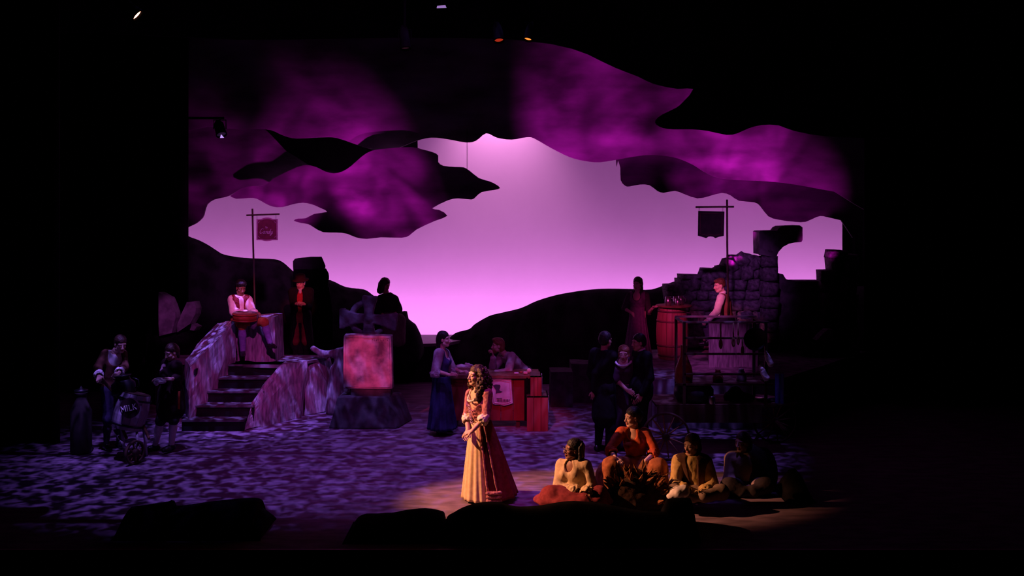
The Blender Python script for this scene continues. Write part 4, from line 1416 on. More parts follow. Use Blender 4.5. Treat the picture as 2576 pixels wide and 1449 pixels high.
zp, kp = lamp(345, 38, 12.2, (.75, .06, -.65), .085, (1, .35, .22), 6, 'glowing spotlight high at the top left')
tag(mk('lighting_pipe', tube([(-9, kp[1], zp), (9, kp[1], zp)], .025, 10), M_lamp, loc=(0, kp[1], zp)), 'black lighting pipe across the front of the rig', 'pipe', 'lighting pipes')
z1, k1 = lamp(1255, 101, 13.0, (.1, -.35, -.9), .07, (1, .06, .02), .35, 'dull red glowing lamp above the singer', .3, .75)
z2, k2 = lamp(1328, 98, 13.0, (-.2, -.3, -.9), .06, (1, .22, .03), 1.6, 'small orange glowing lamp right of the dull red one', .3, .75)
z3, k3 = lamp(1020, 121, 13.0, (.1, -.2, -.95), .07, (.2, .05, .1), .08, 'unlit lamp left of the dull red one', .3, .75)
tag(mk('lighting_pipe', tube([(-9, k1[1], z1), (9, k1[1], z1)], .025, 10), M_lamp, loc=(0, k1[1], z1)), 'black lighting pipe behind the front one', 'pipe', 'lighting pipes')
gf = at(1111, 16, 12.9)
g_ = thing('gel_frame', 'gel frame edge with its light made as a violet glow at the top centre', 'frame', gf)
mk('gel', prism([at(1098.5, 20, 12.9), at(1100, 14.5, 12.9), at(1120.5, 13, 12.9), at(1123, 19, 12.9)], (0, .02, 0)), mat('gel_edge_glow', (.5, .4, .6), None, 5, .6, emit=((.30, .22, .45), .7)), g_)  # edge glows by itself to imitate light caught on it
mk('gel_hook', tube([gf + (0, 0.01, .02), gf + (0, .01, .25)], .01, 6), M_lamp, g_)
z4, k4 = lamp(557, 338, 18.9, (.35, -.4, -.85), .10, (.45, .2, .9), .02, 'side lamp with a bright violet corner at the left', .3, .02)
mk('barn_door', prism([at(553.5, 347, 18.75), at(556, 338, 18.75), at(563.5, 346.5, 18.75)], (0, .01, 0)), mat('flap_glow', (.8, .7, .9), None, 5, .6, emit=((.6, .35, 1), 1.0)), bpy.data.objects['stage_lamp.004'])  # flap has its own glow in place of lamp light on it
tag(mk('lighting_pipe', tube([(-13.05, k4[1], z4), (k4[0] + .08, k4[1], z4)], .025, 10), M_lamp, loc=(k4[0], k4[1], z4)), 'short black pipe holding the side lamp at the left', 'pipe', 'lighting pipes')


# ================================================================== people
def unit(v):
    v = np.asarray(v, float)
    return v / (np.linalg.norm(v) + 1e-9)


def lerp(a, b, t):
    return np.asarray(a) + (np.asarray(b) - np.asarray(a)) * t


SKIN = {'fair': mat('skin_fair', (.72, .46, .36), (.64, .39, .30), 18, .6, spec=.3, tint=True),
        'brown': mat('skin_brown', (.27, .13, .085), (.22, .10, .065), 18, .5, spec=.4, tint=True),
        'tan': mat('skin_tan', (.55, .33, .24), (.48, .27, .19), 18, .6, spec=.3, tint=True)}
HAIR_BLACK = mat('hair_black', (.018, .014, .013), (.010, .008, .008), 60, .5, .5, spec=.4)
HAIR_BROWN = mat('hair_brown', (.075, .035, .02), (.04, .018, .011), 60, .5, .5, spec=.4)
HAIR_RED = mat('hair_red', (.30, .11, .05), (.18, .06, .03), 60, .5, .5, spec=.4)
SHOE = mat('black_shoe', (.015, .013, .013), None, 10, .35, spec=.5)


def cloth(name, c, k=.8, scale=26, bump=.15):
    return mat(name, c, tuple(x * k for x in c), scale, .9, bump, spec=.08)


class Fig:
    """one person; joints are given as picture positions (px, py) plus a depth offset and become metres"""

    def __init__(s, label, px, Y, gz=0.0, skin='fair', vox=.011, group=None):
        s.Y, s.gz, s.vox, s.skin = Y, gz, vox, skin
        s.o = np.array(((px - CX) * Y / F, Y, gz))
        s.root = thing('person', label, 'person', s.o, group)
        s.j = {}

    def J(s, px, py, dy=0.0):
        return at(px, py, s.Y + dy)

    def set(s, **kw):
        for k, v in kw.items():
            s.j[k] = s.J(*v)
        return s

    # ---- frames
    def torso_frame(s):
        j = s.j
        lat = unit(j['SR'] - j['SL'])
        up = unit(j['N'] - j['P'])
        dep = unit(np.cross(up, lat))
        lat = np.cross(dep, up)
        return np.stack([lat, dep, up], 1)

    def torso(s, b, infl=0.0, k=.05, low=True, bust=0.0, fwd=None):
        j = s.j
        R = s.torso_frame()
        N, P = j['N'], j['P']
        w = np.linalg.norm(j['SR'] - j['SL']) / 2
        w = max(w, .13)
        b.ell(lerp(P, N, .68), (w * .86 + infl, .098 + infl, .17 + infl), R, k)
        b.ell(lerp(P, N, .36), (.112 + infl, .085 + infl, .14 + infl), R, k)
        b.cap(lerp(j['SL'], N, .15), lerp(j['SR'], N, .15), .05 + infl, .05 + infl, k)
        if low:
            b.ell(P, (.15 + infl, .105 + infl, .12 + infl), R, k)
        if bust and fwd is not None:
            f = unit(fwd)
            side = R[:, 0]
            for q in (-1, 1):
                b.ell(lerp(P, N, .62) + f * (.075 + infl * .5) + side * q * .065, (.062, .062, .062), R, .04)

    def hand(s, b, W, d, n, thumb, curl=.5, size=1.0):
        """palm, four jointed fingers of different length and a thumb off the side of the palm"""
        d, n = unit(d), np.asarray(n, float)
        n = unit(n - d * (n @ d))
        t = np.cross(d, n)
        t = t if t @ np.asarray(thumb, float) > 0 else -t
        z = size
        W = np.asarray(W, float)
        for q in (-.024, -.008, .008, .024):
            b.cap(W + t * q * .7 * z, W + d * .085 * z + t * q * 1.35 * z, .0125 * z, .011 * z, .012)
        for i, (q, ln) in enumerate(((.033, .068), (.011, .078), (-.011, .072), (-.033, .056))):
            p = W + d * (.088 - abs(i - 1.2) * .004) * z + t * q * z
            ang = 0.0
            r = .0088 * z
            for sgl, c in ((.44, .55), (.32, .8), (.26, .6)):
                ang += curl * c * (1 + .12 * i)
                dv = d * math.cos(ang) - n * math.sin(ang)
                p2 = p + dv * ln * sgl * z
                b.cap(p, p2, r, r * .92, .003)
                p, r = p2, r * .92
        p = W + d * .022 * z + t * .026 * z
        dv = unit(d * .75 + t * .75 - n * .25)
        p2 = p + dv * .042 * z
        b.cap(p, p2, .013 * z, .0105 * z, .012)
        dv = unit(d * .95 + t * .25 - n * (.25 + .4 * curl))
        b.cap(p2, p2 + dv * .042 * z, .0105 * z, .0085 * z, .004)

    def head_frame(s, fwd):
        f = unit(fwd)
        up = unit(np.array((0, 0, 1.)) - f * f[2])
        right = np.cross(f, up)
        return np.stack([right, f, up], 1)

    def head_ops(s, b, H, R, fem=True, hs=1.0):
        P = lambda x, y, z: H + R @ (np.array((x, y, z)) * hs)
        e = lambda c, r, k=.02, sub=False: b.ell(P(*c), np.array(r) * hs, R, k, sub)
        e((0, -.015, .035), (.074, .094, .086))
        e((0, .030, -.040), (.056, .060, .076), .03)
        e((0, .058, -.098), (.022 if fem else .027, .022, .017), .025)
        for q in (-1, 1):
            e((q * .036, .056, -.028), (.026, .028, .024), .02)
            b.cap(P(q * .055, .01, -.07), P(q * .02, .06, -.098), .016 * hs, .014 * hs, .03)
        b.cap(P(-.045, .066, .022), P(.045, .066, .022), .013 * hs, .013 * hs, .02)
        for q in (-1, 1):
            e((q * .032, .102, -.002), (.019, .018, .012), .012, True)
            e((q * .032, .0755, -.002), (.0135, .0135, .0125), .003)
        b.cap(P(0, .086, .008), P(0, .108, -.032), .0085 * hs, .0125 * hs, .012)
        for q in (-1, 1):
            e((q * .011, .098, -.037), (.0085, .010, .0075), .006)
        e((0, .090, -.062), (.025, .0125, .0060), .006)
        e((0, .088, -.073), (.021, .0125, .0070), .006)
        for q in (-1, 1):
            e((q * .074, -.006, -.014), (.009, .019, .031), .01)

    def body(s, face, fem=True, hands=None, tint=None, legs=True, hs=1.0, hvox=None, brow=(.25, .2, .2), feet=False):
        """one continuous skin mesh: trunk and limbs, head, hands"""
        j = s.j
        v = s.vox
        R = s.head_frame(face)
        s.R, s.hs = R, hs
        H = j['H']
        b = Blob(max(v, .010))
        s.torso(b, -.008)
        b.cap(j['N'], H + R @ np.array((0, -.025, -.05)), .052 * hs, .047 * hs, .03)
        for q in 'LR':
            b.cap(j['S' + q], j['E' + q], .044, .037, .03)
            b.cap(j['E' + q], j['W' + q], .037, .025, .02)
            if legs:
                b.cap(j['T' + q], j['K' + q], .075, .052, .04)
                b.cap(j['K' + q], lerp(j['K' + q], j['A' + q], .35), .05, .052, .03)
                b.cap(lerp(j['K' + q], j['A' + q], .35), j['A' + q], .052, .034, .03)
        parts = [b.mesh()]
        b = Blob(hvox or max(v * .42, .0042))
        b.cap(lerp(j['N'], H, .25), H + R @ np.array((0, -.02, -.055)), .05 * hs, .046 * hs, .03)
        s.head_ops(b, H, R, fem, hs)
        hm = b.mesh()
        parts.append(hm)
        # hands
        for q in 'LR':
            hd = (hands or {}).get(q, {})
            if hd is None:
                continue
            d = hd.get('d', unit(j['W' + q] - j['E' + q]))
            b = Blob(max(v * .42, .0045))
            b.cap(lerp(j['E' + q], j['W' + q], .8), j['W' + q], .028, .025, .01)
            s.hand(b, j['W' + q], d, hd.get('n', (0, -1, .2)), hd.get('t', (0, 0, 1)), hd.get('curl', .5), hd.get('size', 1.0 if not fem else .93))
            parts.append(b.mesh())
        V = np.concatenate([p[0] for p in parts])
        off, Q = 0, []
        T = np.ones((len(V), 3))
        for p in parts:
            Q.append(p[1] + off)
            off += len(p[0])
        # face colouring in head space
        i0 = len(parts[0][0])
        i1 = i0 + len(hm[0])
        L = (V[i0:i1] - H) @ R / hs
        tt = np.ones((len(L), 3))
        lip = (np.abs(L[:, 0]) < .027) & (L[:, 1] > .078) & (np.abs(L[:, 2] + .067) < .0115)
        tt[lip] = (.72, .40, .42)
        for q in (-1, 1):
            de = np.hypot(L[:, 0] - q * .032, L[:, 2] + .002)
            eye = (de < .0125) & (L[:, 1] > .07)
            tt[eye & (np.abs(L[:, 2] + .002) < .007)] = (1.25, 1.5, 1.6)
            tt[(de < .006) & (L[:, 1] > .07)] = (.10, .08, .08)
            tt[eye & (L[:, 2] > .004)] = (.45, .4, .4)
            bw = (np.abs(L[:, 0] - q * .034) < .022) & (np.abs(L[:, 2] - .024 + .15 * np.abs(np.abs(L[:, 0]) - .03)) < .0055) & (L[:, 1] > .06)
            tt[bw] = brow
        T[i0:i1] = tt
        o = mk('body', (V, np.concatenate(Q)), SKIN[s.skin], s.root, True, tint=T)
        s.body_o = o
        return s

    # ---- garments
    def part(s, name, vf, m, parent=None, smooth=True):
        return mk(name, vf, m, parent or s.root, smooth)

    def top(s, name, m, infl=.014, sleeve=1.0, slack=.018, neck=.07, scoop=None, fwd=None, wr=.006, low=True, bust=0.0, cuff=None, cuffm=None, hem=None):
        """shirt, bodice or coat body with sleeves; sleeve is the share of the arm covered (1 = elbow, 2 = wrist)"""
        j = s.j
        b = Blob(s.vox)
        s.torso(b, infl, low=low, bust=bust, fwd=fwd)
        for q in 'LR':
            e = j['E' + q]
            if sleeve > 0:
                b.cap(j['S' + q], lerp(j['S' + q], e, min(sleeve, 1)), .05 + slack, .042 + slack, .035)
            if sleeve > 1:
                b.cap(e, lerp(e, j['W' + q], sleeve - 1), .042 + slack, .034 + slack * .7, .02)
        if hem is not None:
            b.cap(j['P'], hem[0], hem[1], hem[2], .06)
        N = j['N']
        b.cap(N, lerp(N, j['H'], .6), neck, neck * 1.1, .01, True)
        if scoop is not None:
            f = unit(fwd)
            b.ell(N + f * .09 - np.array((0, 0, scoop * .35)), (scoop * .8, .10, scoop), s.torso_frame(), .012, True)
        sd = int(abs(s.o[0]) * 100) % 97
        o = s.part(name, b.mesh(lambda V: wr * (vnoise(V * (1, 1, .45), 34, sd) * .6 + vnoise(V, 15, sd + 1) * .8)), m)
        if cuff:
            for q in 'LR':
                c = lerp(j['S' + q], j['E' + q], sleeve) if sleeve <= 1 else lerp(j['E' + q], j['W' + q], sleeve - 1)
                d = unit(j['E' + q] - j['S' + q]) if sleeve <= 1 else unit(j['W' + q] - j['E' + q])
                bb = Blob(s.vox * .8)
                bb.cap(c - d * .012, c + d * cuff, .05 + slack * .6, .062 + slack * .8, .01)
                bb.cap(c + d * (cuff - .01), c + d * (cuff + .05), .046, .05, .01, True)
                s.part('cuff', bb.mesh(lambda V: .007 * np.sin(vnoise(V, 30, 3) * 7)), cuffm or m, o)
        return o

    def vest(s, name, m, infl=.028, fwd=None, openw=.05, length=.15):
        j = s.j
        b = Blob(s.vox)
        s.torso(b, infl, low=True)
        for q in 'LR':
            d = unit(j['E' + q] - j['S' + q])
            b.cap(j['S' + q] + d * .05, j['S' + q] + d * .3, .085, .085, .01, True)
        N = j['N']
        b.cap(N, lerp(N, j['H'], .7), .085, .1, .01, True)
        if fwd is not None:
            f = unit(fwd)
            for t in np.linspace(0, 1, 6):
                c = lerp(N, j['P'], t) + f * .14
                b.ell(c, (openw * (1.15 - .8 * t) + .012, .11, .12), s.torso_frame(), .01, True)
        b.plane(j['P'] - np.array((0, 0, length)), (0, 0, -1))
        return s.part(name, b.mesh(lambda V: .003 * vnoise(V, 30, 4)), m)

    def skirt(s, name, m, c0, r0, c1, r1, folds=18, amp=.10, a0=0, a1=2 * math.pi, p=1.2, rows=22, n=140, seed=1, thick=.010, hemwave=.0):
        """a pleated cloth from the waist ring to the hem ring, with its own thickness"""
        rs = np.random.RandomState(seed)
        closed = (a1 - a0) > 6.28
        ph = rs.rand(4) * 6.28
        c0, c1 = np.asarray(c0, float), np.asarray(c1, float)
        th = np.linspace(a0, a1, n + (0 if closed else 1), endpoint=not closed)
        out, inn = [], []
        for k in range(rows + 1):
            t = k / rows
            c = lerp(c0, c1, t)
            rx = r0[0] + (r1[0] - r0[0]) * t ** p
            ry = r0[1] + (r1[1] - r0[1]) * t ** p
            f = 1 + amp * (.25 + .75 * t) * (.6 * np.sin(folds * th + ph[0] + .9 * np.sin(3 * th + ph[1])) + .4 * np.sin((folds * .55) * th + ph[2] + 1.2 * t))
            z = c[2] + hemwave * t * np.sin(5 * th + ph[3])
            for lst, q in ((out, 0), (inn, thick)):
                lst.append(np.stack([c[0] + (rx - q) * f * np.cos(th), c[1] + (ry - q) * f * np.sin(th), z + 0 * th], 1))
        V = np.concatenate(out + inn)
        m_ = len(th)
        Fq = []
        nn = (rows + 1) * m_
        lim = m_ if closed else m_ - 1
        for k in range(rows):
            for i in range(lim):
                i2 = (i + 1) % m_
                a, b_, c_, d_ = k * m_ + i, k * m_ + i2, (k + 1) * m_ + i2, (k + 1) * m_ + i
                Fq.append((a, d_, c_, b_))
                Fq.append((nn + a, nn + b_, nn + c_, nn + d_))
        for i in range(lim):
            i2 = (i + 1) % m_
            Fq.append((rows * m_ + i, nn + rows * m_ + i, nn + rows * m_ + i2, rows * m_ + i2))
            Fq.append((i, i2, nn + i2, nn + i))
        if not closed:
            for k in range(rows):
                a, b_ = k * m_, (k + 1) * m_
                Fq.append((a, nn + a, nn + b_, b_))
                a, b_ = k * m_ + m_ - 1, (k + 1) * m_ + m_ - 1
                Fq.append((a, b_, nn + b_, nn + a))
        return s.part(name, (V, np.array(Fq)), m)

    def legs(s, name, m, t0=0.0, t1=1.0, slack=.016, hips=True, wr=.004):
        """breeches or trousers over the share t0..t1 of each leg (1 = knee, 2 = ankle)"""
        j = s.j
        b = Blob(s.vox)
        if hips:
            b.ell(j['P'], (.155 + slack, .115 + slack, .13), s.torso_frame(), .05)
        for q in 'LR':
            if t0 < 1:
                b.cap(lerp(j['T' + q], j['K' + q], t0), lerp(j['T' + q], j['K' + q], min(t1, 1)), .078 + slack, .055 + slack, .04)
            if t1 > 1:
                a = lerp(j['K' + q], j['A' + q], max(t0 - 1, 0))
                e = lerp(j['K' + q], j['A' + q], t1 - 1)
                mid = lerp(a, e, .35)
                b.cap(a, mid, .05 + slack, .053 + slack, .03).cap(mid, e, .053 + slack, .037 + slack, .03)
        return s.part(name, b.mesh(lambda V: wr * vnoise(V, 22, 7)), m)

    def shoes(s, d, m=None, buckle=False):
        for q in 'LR':
            A = s.j['A' + q]
            dd = d[q] if isinstance(d, dict) else d
            f = unit((dd[0], dd[1], 0))
            g = A[2] - .075
            b = Blob(.008)
            h = np.array((A[0], A[1], g)) - f * .03
            b.cap(h + (0, 0, .035), h + f * .11 + np.array((0, 0, .032)), .036, .040, .03)
            b.cap(h + f * .11 + np.array((0, 0, .032)), h + f * .19 + np.array((0, 0, .026)), .040, .026, .03)
            b.cap(A, h + np.array((0, 0, .05)), .042, .042, .03)
            b.plane((0, 0, g), (0, 0, -1))
            s.part('shoe', b.mesh(), m or SHOE)

    def hair(s, m, items, curl=0.0, freq=60, vox=None, name='hair', k=.02, cutface=True):
        """items: (x, y, z, rx, ry, rz) ellipsoids in head space"""
        b = Blob(vox or s.vox * .75)
        H, R, hs = s.j['H'], s.R, s.hs
        for it in items:
            c, r = np.array(it[:3]) * hs, np.array(it[3:6]) * hs
            b.ell(H + R @ c, r, R, k)
        if cutface:
            b.ell(H + R @ (np.array((0, .085, -.035)) * hs), np.array((.060, .075, .088)) * hs, R, .012, True)
        return s.part(name, b.mesh((lambda V: curl * vnoise(V, freq, 5)) if curl else None), m)


CAPHAIR = [(0, -.022, .048, .086, .100, .088), (0, -.055, .0, .080, .075, .085)]


def stand(f, h, yaw, pxc=None, gz=None, arms=None, lean=0.0):
    """upright skeleton facing yaw (0 = to the audience, positive turns to picture left)"""
    k = h / 1.7
    fw = np.array((-math.sin(yaw), -math.cos(yaw), 0))
    lt = np.array((math.cos(yaw), -math.sin(yaw), 0))       # towards picture right when facing out
    o = f.o
    P = lambda x, y, z: o + lt * x * k + fw * (y + lean * max(z - .9, 0)) * k + np.array((0, 0, z * k))
    f.j.update(H=P(0, .03, 1.585), N=P(0, -.01, 1.41), P=P(0, 0, .93), SL=P(-.175, -.01, 1.38), SR=P(.175, -.01, 1.38),
               TL=P(-.09, 0, .88), TR=P(.09, 0, .88), KL=P(-.1, .03, .48), KR=P(.1, .03, .48), AL=P(-.1, -.02, .08), AR=P(.1, -.02, .08),
               EL=P(-.24, -.02, 1.09), ER=P(.24, -.02, 1.09), WL=P(-.22, .10, .86), WR=P(.22, .10, .86))
    f.fw, f.lt, f.Pt = fw, lt, P
    return f


# ------------------------------------------------------------------ 1 the singer
f = Fig('woman in cream skirt and pink laced bodice standing in the warm light', 1212, 12.0, 0, 'fair', .009)
fw = np.array((-.82, -.57, 0))
f.set(H=(1198, 944), N=(1204, 983), P=(1209, 1068), SL=(1183, 992, .12), SR=(1227, 990, -.10), EL=(1175, 1046, .06), ER=(1223, 1048, -.16),
      WL=(1177, 1082, -.12), WR=(1188, 1084, -.24), TL=(1200, 1085, .06), TR=(1215, 1085, -.06), KL=(1204, 1165, .02), KR=(1214, 1165, -.09), AL=(1207, 1240, .06), AR=(1214, 1243, -.06))
f.body((-.84, -.50, .02), True, hands={'L': dict(d=(-.25, -.35, -.9), n=(.3, .8, .2), t=(.5, -.6, .1), curl=.45), 'R': dict(d=(-.9, .1, -.32), n=(0, -.4, .9), t=(-.2, -.7, .3), curl=.35)}, hvox=.0038)
M_bod = mat('pink_brocade', (.52, .20, .22), (.28, .09, .12), 34, .7, .3, lohi=(.42, .58), spec=.2)
f.top('bodice', M_bod, .010, 1.05, .012, .085, .17, fw, .004, low=False, bust=1, cuff=.05, cuffm=M_cream)
# cream chemise edge round the neckline
nk = []
R = f.torso_frame()
for t in np.linspace(-1.25, 1.25, 17):
    d = unit(fw * math.cos(t) + np.cross((0, 0, 1.), fw) * math.sin(t))
    nk.append(f.j['N'] + d * (.140 - .020 * abs(t)) + np.array((0, 0, -.115 + .11 * (abs(t) / 1.25) ** 2)))
f.part('chemise_edge', tube(nk, [.013 + .004 * math.sin(i * 2.3) for i in range(17)], 8), M_cream)
lc = []
for i in range(7):
    c = lerp(f.j['N'], f.j['P'], .36 + .085 * i) + fw * (.150 - .003 * i)
    sd = np.cross((0, 0, 1.), fw)
    lc += [tube([c + sd * .032, c - sd * .032 + np.array((0, 0, -.03))], .004, 6), tube([c - sd * .032, c + sd * .032 + np.array((0, 0, -.03))], .004, 6)]
f.part('lacing', join(*lc), mat('violet_lace', (.50, .30, .62), None, 10, .6))
c0 = f.J(1208, 1060)
hem = f.J(1230, 1243) * (1, 1, 0) + np.array((0, 0, .065))
M_over = mat('wine_overskirt', (.20, .025, .03), (.14, .016, .02), 20, .85, .15, spec=.1)
f.skirt('petticoat', mat('cream_skirt', (.74, .56, .36), (.64, .47, .29), 22, .9, .12, spec=.08), c0, (.125, .12), hem - np.array((.05, .0, .025)), (.285, .29), 20, .055, seed=3, rows=30, n=220, p=.9)
a_open = math.atan2(fw[1], fw[0])
f.skirt('overskirt', M_over, c0 + (0, 0, .01), (.14, .135), hem + np.array((.02, .04, 0)), (.335, .35), 16, .05, a_open + .92, a_open + 2 * math.pi - 1.1, rows=30, n=200, seed=8, p=1.0)
# pale trimmed edges of the overskirt
for ang, rr in ((a_open + .92, 1.0), (a_open + 1.28, 1.02)):
    pts = []
    for t in np.linspace(.02, 1, 14):
        c = lerp(c0 + np.array((0, 0, .01)), hem + np.array((.02, .04, 0)), t)
        r = (.14 + (.335 - .14) * t + .012, .135 + (.35 - .135) * t + .012)
        pts.append(c + np.array((r[0] * rr * math.cos(ang), r[1] * rr * math.sin(ang), 0)))
    f.part('trim', tube(pts, [.012 + .004 * math.sin(i * 2.1) for i in range(14)], 8), M_bod)
b = Blob(.008)
for t in np.linspace(.9, 1.3, 5):
    ang = a_open + t
    for q in range(3):
        b.ell(hem + np.array((.02 + .355 * math.cos(ang), .04 + .37 * math.sin(ang), .02 + .045 * q)), (.03, .03, .02), None, .012)
f.part('hem_ruffle', b.mesh(lambda V: .006 * vnoise(V, 60, 2)), M_bod)
f.shoes({'L': (-.9, -.4), 'R': (-.9, -.35)})
it = list(CAPHAIR)
rs = np.random.RandomState(4)
for i in range(420):
    a = rs.uniform(-2.35, 2.35)
    t = rs.rand()
    rad = .082 + .055 * math.sin(math.pi * min(t * 1.05, 1)) * rs.uniform(.6, 1.1) + .03 * t
    it.append((rad * math.sin(a) * 1.1, -.025 - rad * math.cos(a) * (1.15 if abs(a) < 1.7 else .6), .085 - t * .40, .014, .014, .022))
for i in range(70):
    t = rs.rand()
    it.append((-.07 - .045 * t + rs.uniform(-.025, .025), .05 * t + rs.uniform(-.025, .025), -.02 - t * .27, .013, .013, .022))
    it.append((.075 + .03 * t + rs.uniform(-.025, .025), -.02 + rs.uniform(-.03, .03), -.02 - t * .30, .014, .014, .022))
f.hair(HAIR_BROWN, it, .007, 110, .0055, k=.010)

# ------------------------------------------------------------------ 2 seated woman with glasses
f = Fig('seated woman with glasses in a cream blouse and maroon skirt', 1440, 11.6, 0, 'brown', .009)
fw = np.array((-.75, -.66, 0))
f.set(H=(1441, 1130), N=(1444, 1164), P=(1447, 1236), SL=(1413, 1170, .08), SR=(1474, 1172, -.06), EL=(1405, 1222, -.02), ER=(1488, 1222, -.10), WL=(1450, 1238, -.2), WR=(1474, 1240, -.24),
      TL=(1432, 1245, 0), TR=(1462, 1245, 0), KL=(1385, 1245, -.15), KR=(1505, 1246, -.15), AL=(1440, 1254, -.22), AR=(1470, 1254, -.25))
f.body((-.93, -.34, .05), True, hands={'L': dict(d=(.8, -.4, -.2), n=(0, .3, 1), t=(0, -.3, 1), curl=.7), 'R': dict(d=(-.7, -.5, -.3), n=(0, .3, 1), t=(0, -.2, 1), curl=.8)}, hvox=.0038, brow=(.15, .15, .15))
M_bl = mat('cream_blouse', (.66, .52, .32), (.56, .42, .24), 24, .9, .2, spec=.08)
f.top('blouse', M_bl, .018, 1.75, .024, .06, .07, fw, .012, bust=1, cuff=.03)
b = Blob(.011)
j = f.j
b.ell(j['P'], (.18, .16, .12), None, .06)
for q in 'LR':
    b.cap(j['T' + q], j['K' + q], .12, .10, .08).cap(j['K' + q], j['A' + q], .10, .08, .08)
b.ell(f.J(1395, 1256, -.05), (.26, .22, .07), None, .08).ell(f.J(1495, 1256, -.05), (.24, .22, .07), None, .08)
b.ell(f.J(1440, 1256, -.2), (.35, .2, .06), None, .08)
b.plane((0, 0, .004), (0, 0, -1))
f.part('skirt', b.mesh(lambda V: .014 * vnoise(V * (1, 1, .6), 16, 3) + .005 * vnoise(V, 40, 9)), mat('maroon_skirt', (.26, .04, .05), (.18, .025, .035), 20, .9, .15))
H, R = f.j['H'], f.R
gl = []
for q in (-1, 1):
    gl.append(tube([H + R @ np.array((q * .032 + .021 * math.cos(t), .104, -.004 + .018 * math.sin(t))) for t in np.linspace(0, 6.283, 17)], .0022, 5))
    gl.append(tube([H + R @ np.array((q * .053, .104, 0)), H + R @ np.array((q * .078, .0, -.002))], .002, 5))
gl.append(tube([H + R @ np.array((-.011, .106, 0)), H + R @ np.array((.011, .106, 0))], .002, 5))
f.part('glasses', join(*gl), mat('glasses_frame', (.6, .5, .4), None, 5, .3, metal=.8))
it = list(CAPHAIR) + [(0, -.075, -.02, .085, .07, .1)]
rs = np.random.RandomState(6)
for i in range(150):
    a = rs.uniform(-1.5, 1.5)
    t = rs.rand()
    it.append((.1 * math.sin(a), -.035 - .09 * math.cos(a), .06 - t * .40, .02, .02, .04))
f.hair(HAIR_BLACK, it, .005, 70, .007, k=.012)

# ------------------------------------------------------------------ 3 seated woman in the red blouse
f = Fig('seated woman in a red-orange blouse leaning on her knees', 1595, 12.25, 0, 'fair', .009)
fw = np.array((-.35, -.93, 0))
f.set(H=(1591, 1049), N=(1594, 1082), P=(1603, 1168), SL=(1563, 1086, .0), SR=(1626, 1090, 0), EL=(1534, 1130, -.12), ER=(1648, 1138, -.12), WL=(1548, 1153, -.36), WR=(1624, 1160, -.34),
      TL=(1585, 1175, -.03), TR=(1620, 1175, -.03), KL=(1540, 1172, -.36), KR=(1655, 1176, -.36), AL=(1535, 1236, -.32), AR=(1660, 1236, -.32))
f.body((-.90, -.40, -.08), True, hands={'L': dict(d=(.55, -.75, -.25), n=(0, -.2, 1), t=(.6, .5, 0), curl=.55), 'R': dict(d=(-.12, -.25, -.95), n=(0, -1, .1), t=(-1, 0, 0), curl=.4)}, hvox=.0038)
M_rb = mat('rust_blouse', (.55, .10, .035), (.42, .07, .025), 24, .9, .2, spec=.08)
f.top('blouse', M_rb, .014, 1.12, .016, .06, .075, fw, .010, bust=1, cuff=.05)
b = Blob(.012)
j = f.j
b.ell(j['P'], (.2, .18, .14), None, .08)
for q, o_ in (('L', -1), ('R', 1)):
    b.cap(j['T' + q], j['K' + q], .13, .095, .08).cap(j['K' + q], j['A' + q], .095, .14, .1)
    b.ell(j['A' + q] * (1, 1, 0) + np.array((0, .1, .05)), (.2, .25, .1), None, .1)
b.ell(f.J(1600, 1225, -.2), (.3, .2, .2), None, .1)
b.ell(f.J(1515, 1215, -.1), (.09, .16, .26), None, .08)
b.plane((0, 0, .004), (0, 0, -1))
f.part('skirt', b.mesh(lambda V: .018 * vnoise(V * (1, 1, .45), 20, 5) + .005 * vnoise(V, 45, 9)), mat('brown_skirt', (.40, .14, .06), (.28, .09, .04), 18, .9, .2))
f.hair(HAIR_BLACK, list(CAPHAIR) + [(0, -.105, .01, .055, .05, .055), (.02, -.1, -.06, .045, .045, .08), (.02, -.1, -.14, .04, .04, .07)], .003, 60, .007)
f.part('earring', Blob(.004).ell(f.j['H'] + f.R @ np.array((.08, -.004, -.055)), (.007, .007, .009)).mesh(), M_tin)
tag(mk('sitting_stone', hull([f.J(1603, 1220, .12) * (1, 1, 0) + np.array((x, y, z)) for x in (-.2, .2) for y in (-.16, .2) for z in (0, .27)], 2, .02, 6, 3), M_rockdk, loc=f.J(1603, 0, .12) * (1, 1, 0)),
    'low dark stone under the woman in the red blouse', 'rock')
# dry leaves before her knees, round a dark core imitating the cast shadow
lf = thing('leaf_bundle', 'pointed dry leaves round a dark shadow-like core before the woman in red', 'bundle', at(1595, 0, 11.62) * (1, 1, 0))
b = Blob(.014)
bc = at(1595, 0, 11.62) * (1, 1, 0)
b.cap(bc + (-.1, 0, .1), bc + (.12, .02, .12), .2, .2, .1).ell(bc + (0, 0, .25), (.3, .2, .22), None, .1).ell(bc + (.25, .02, .12), (.18, .16, .15), None, .1)
b.plane((0, 0, .003), (0, 0, -1))
M_shadowcore = mat('shadow_core', (.05, .025, .014), (.025, .012, .008), 18, .95, .5)  # near-black core, the shadow on the skirt put into colour
mk('core', b.mesh(lambda V: .03 * vnoise(V, 14, 8)), M_shadowcore, lf, True)
rs = np.random.RandomState(11)
M_leaf = mat('dry_leaf', (.28, .11, .04), (.16, .06, .025), 20, .9, .3)
LV = np.array([(0, 0, 0), (.022, .006, .05), (.028, .01, .10), (.012, .006, .16), (0, 0, .20), (-.012, .006, .16), (-.028, .01, .10), (-.022, .006, .05), (0, -.006, .10)])
LF = [(0, 1, 8), (1, 2, 8), (2, 3, 8), (3, 4, 8), (4, 5, 8), (5, 6, 8), (6, 7, 8), (7, 0, 8)]
lme = bpy.data.meshes.new('leaf')
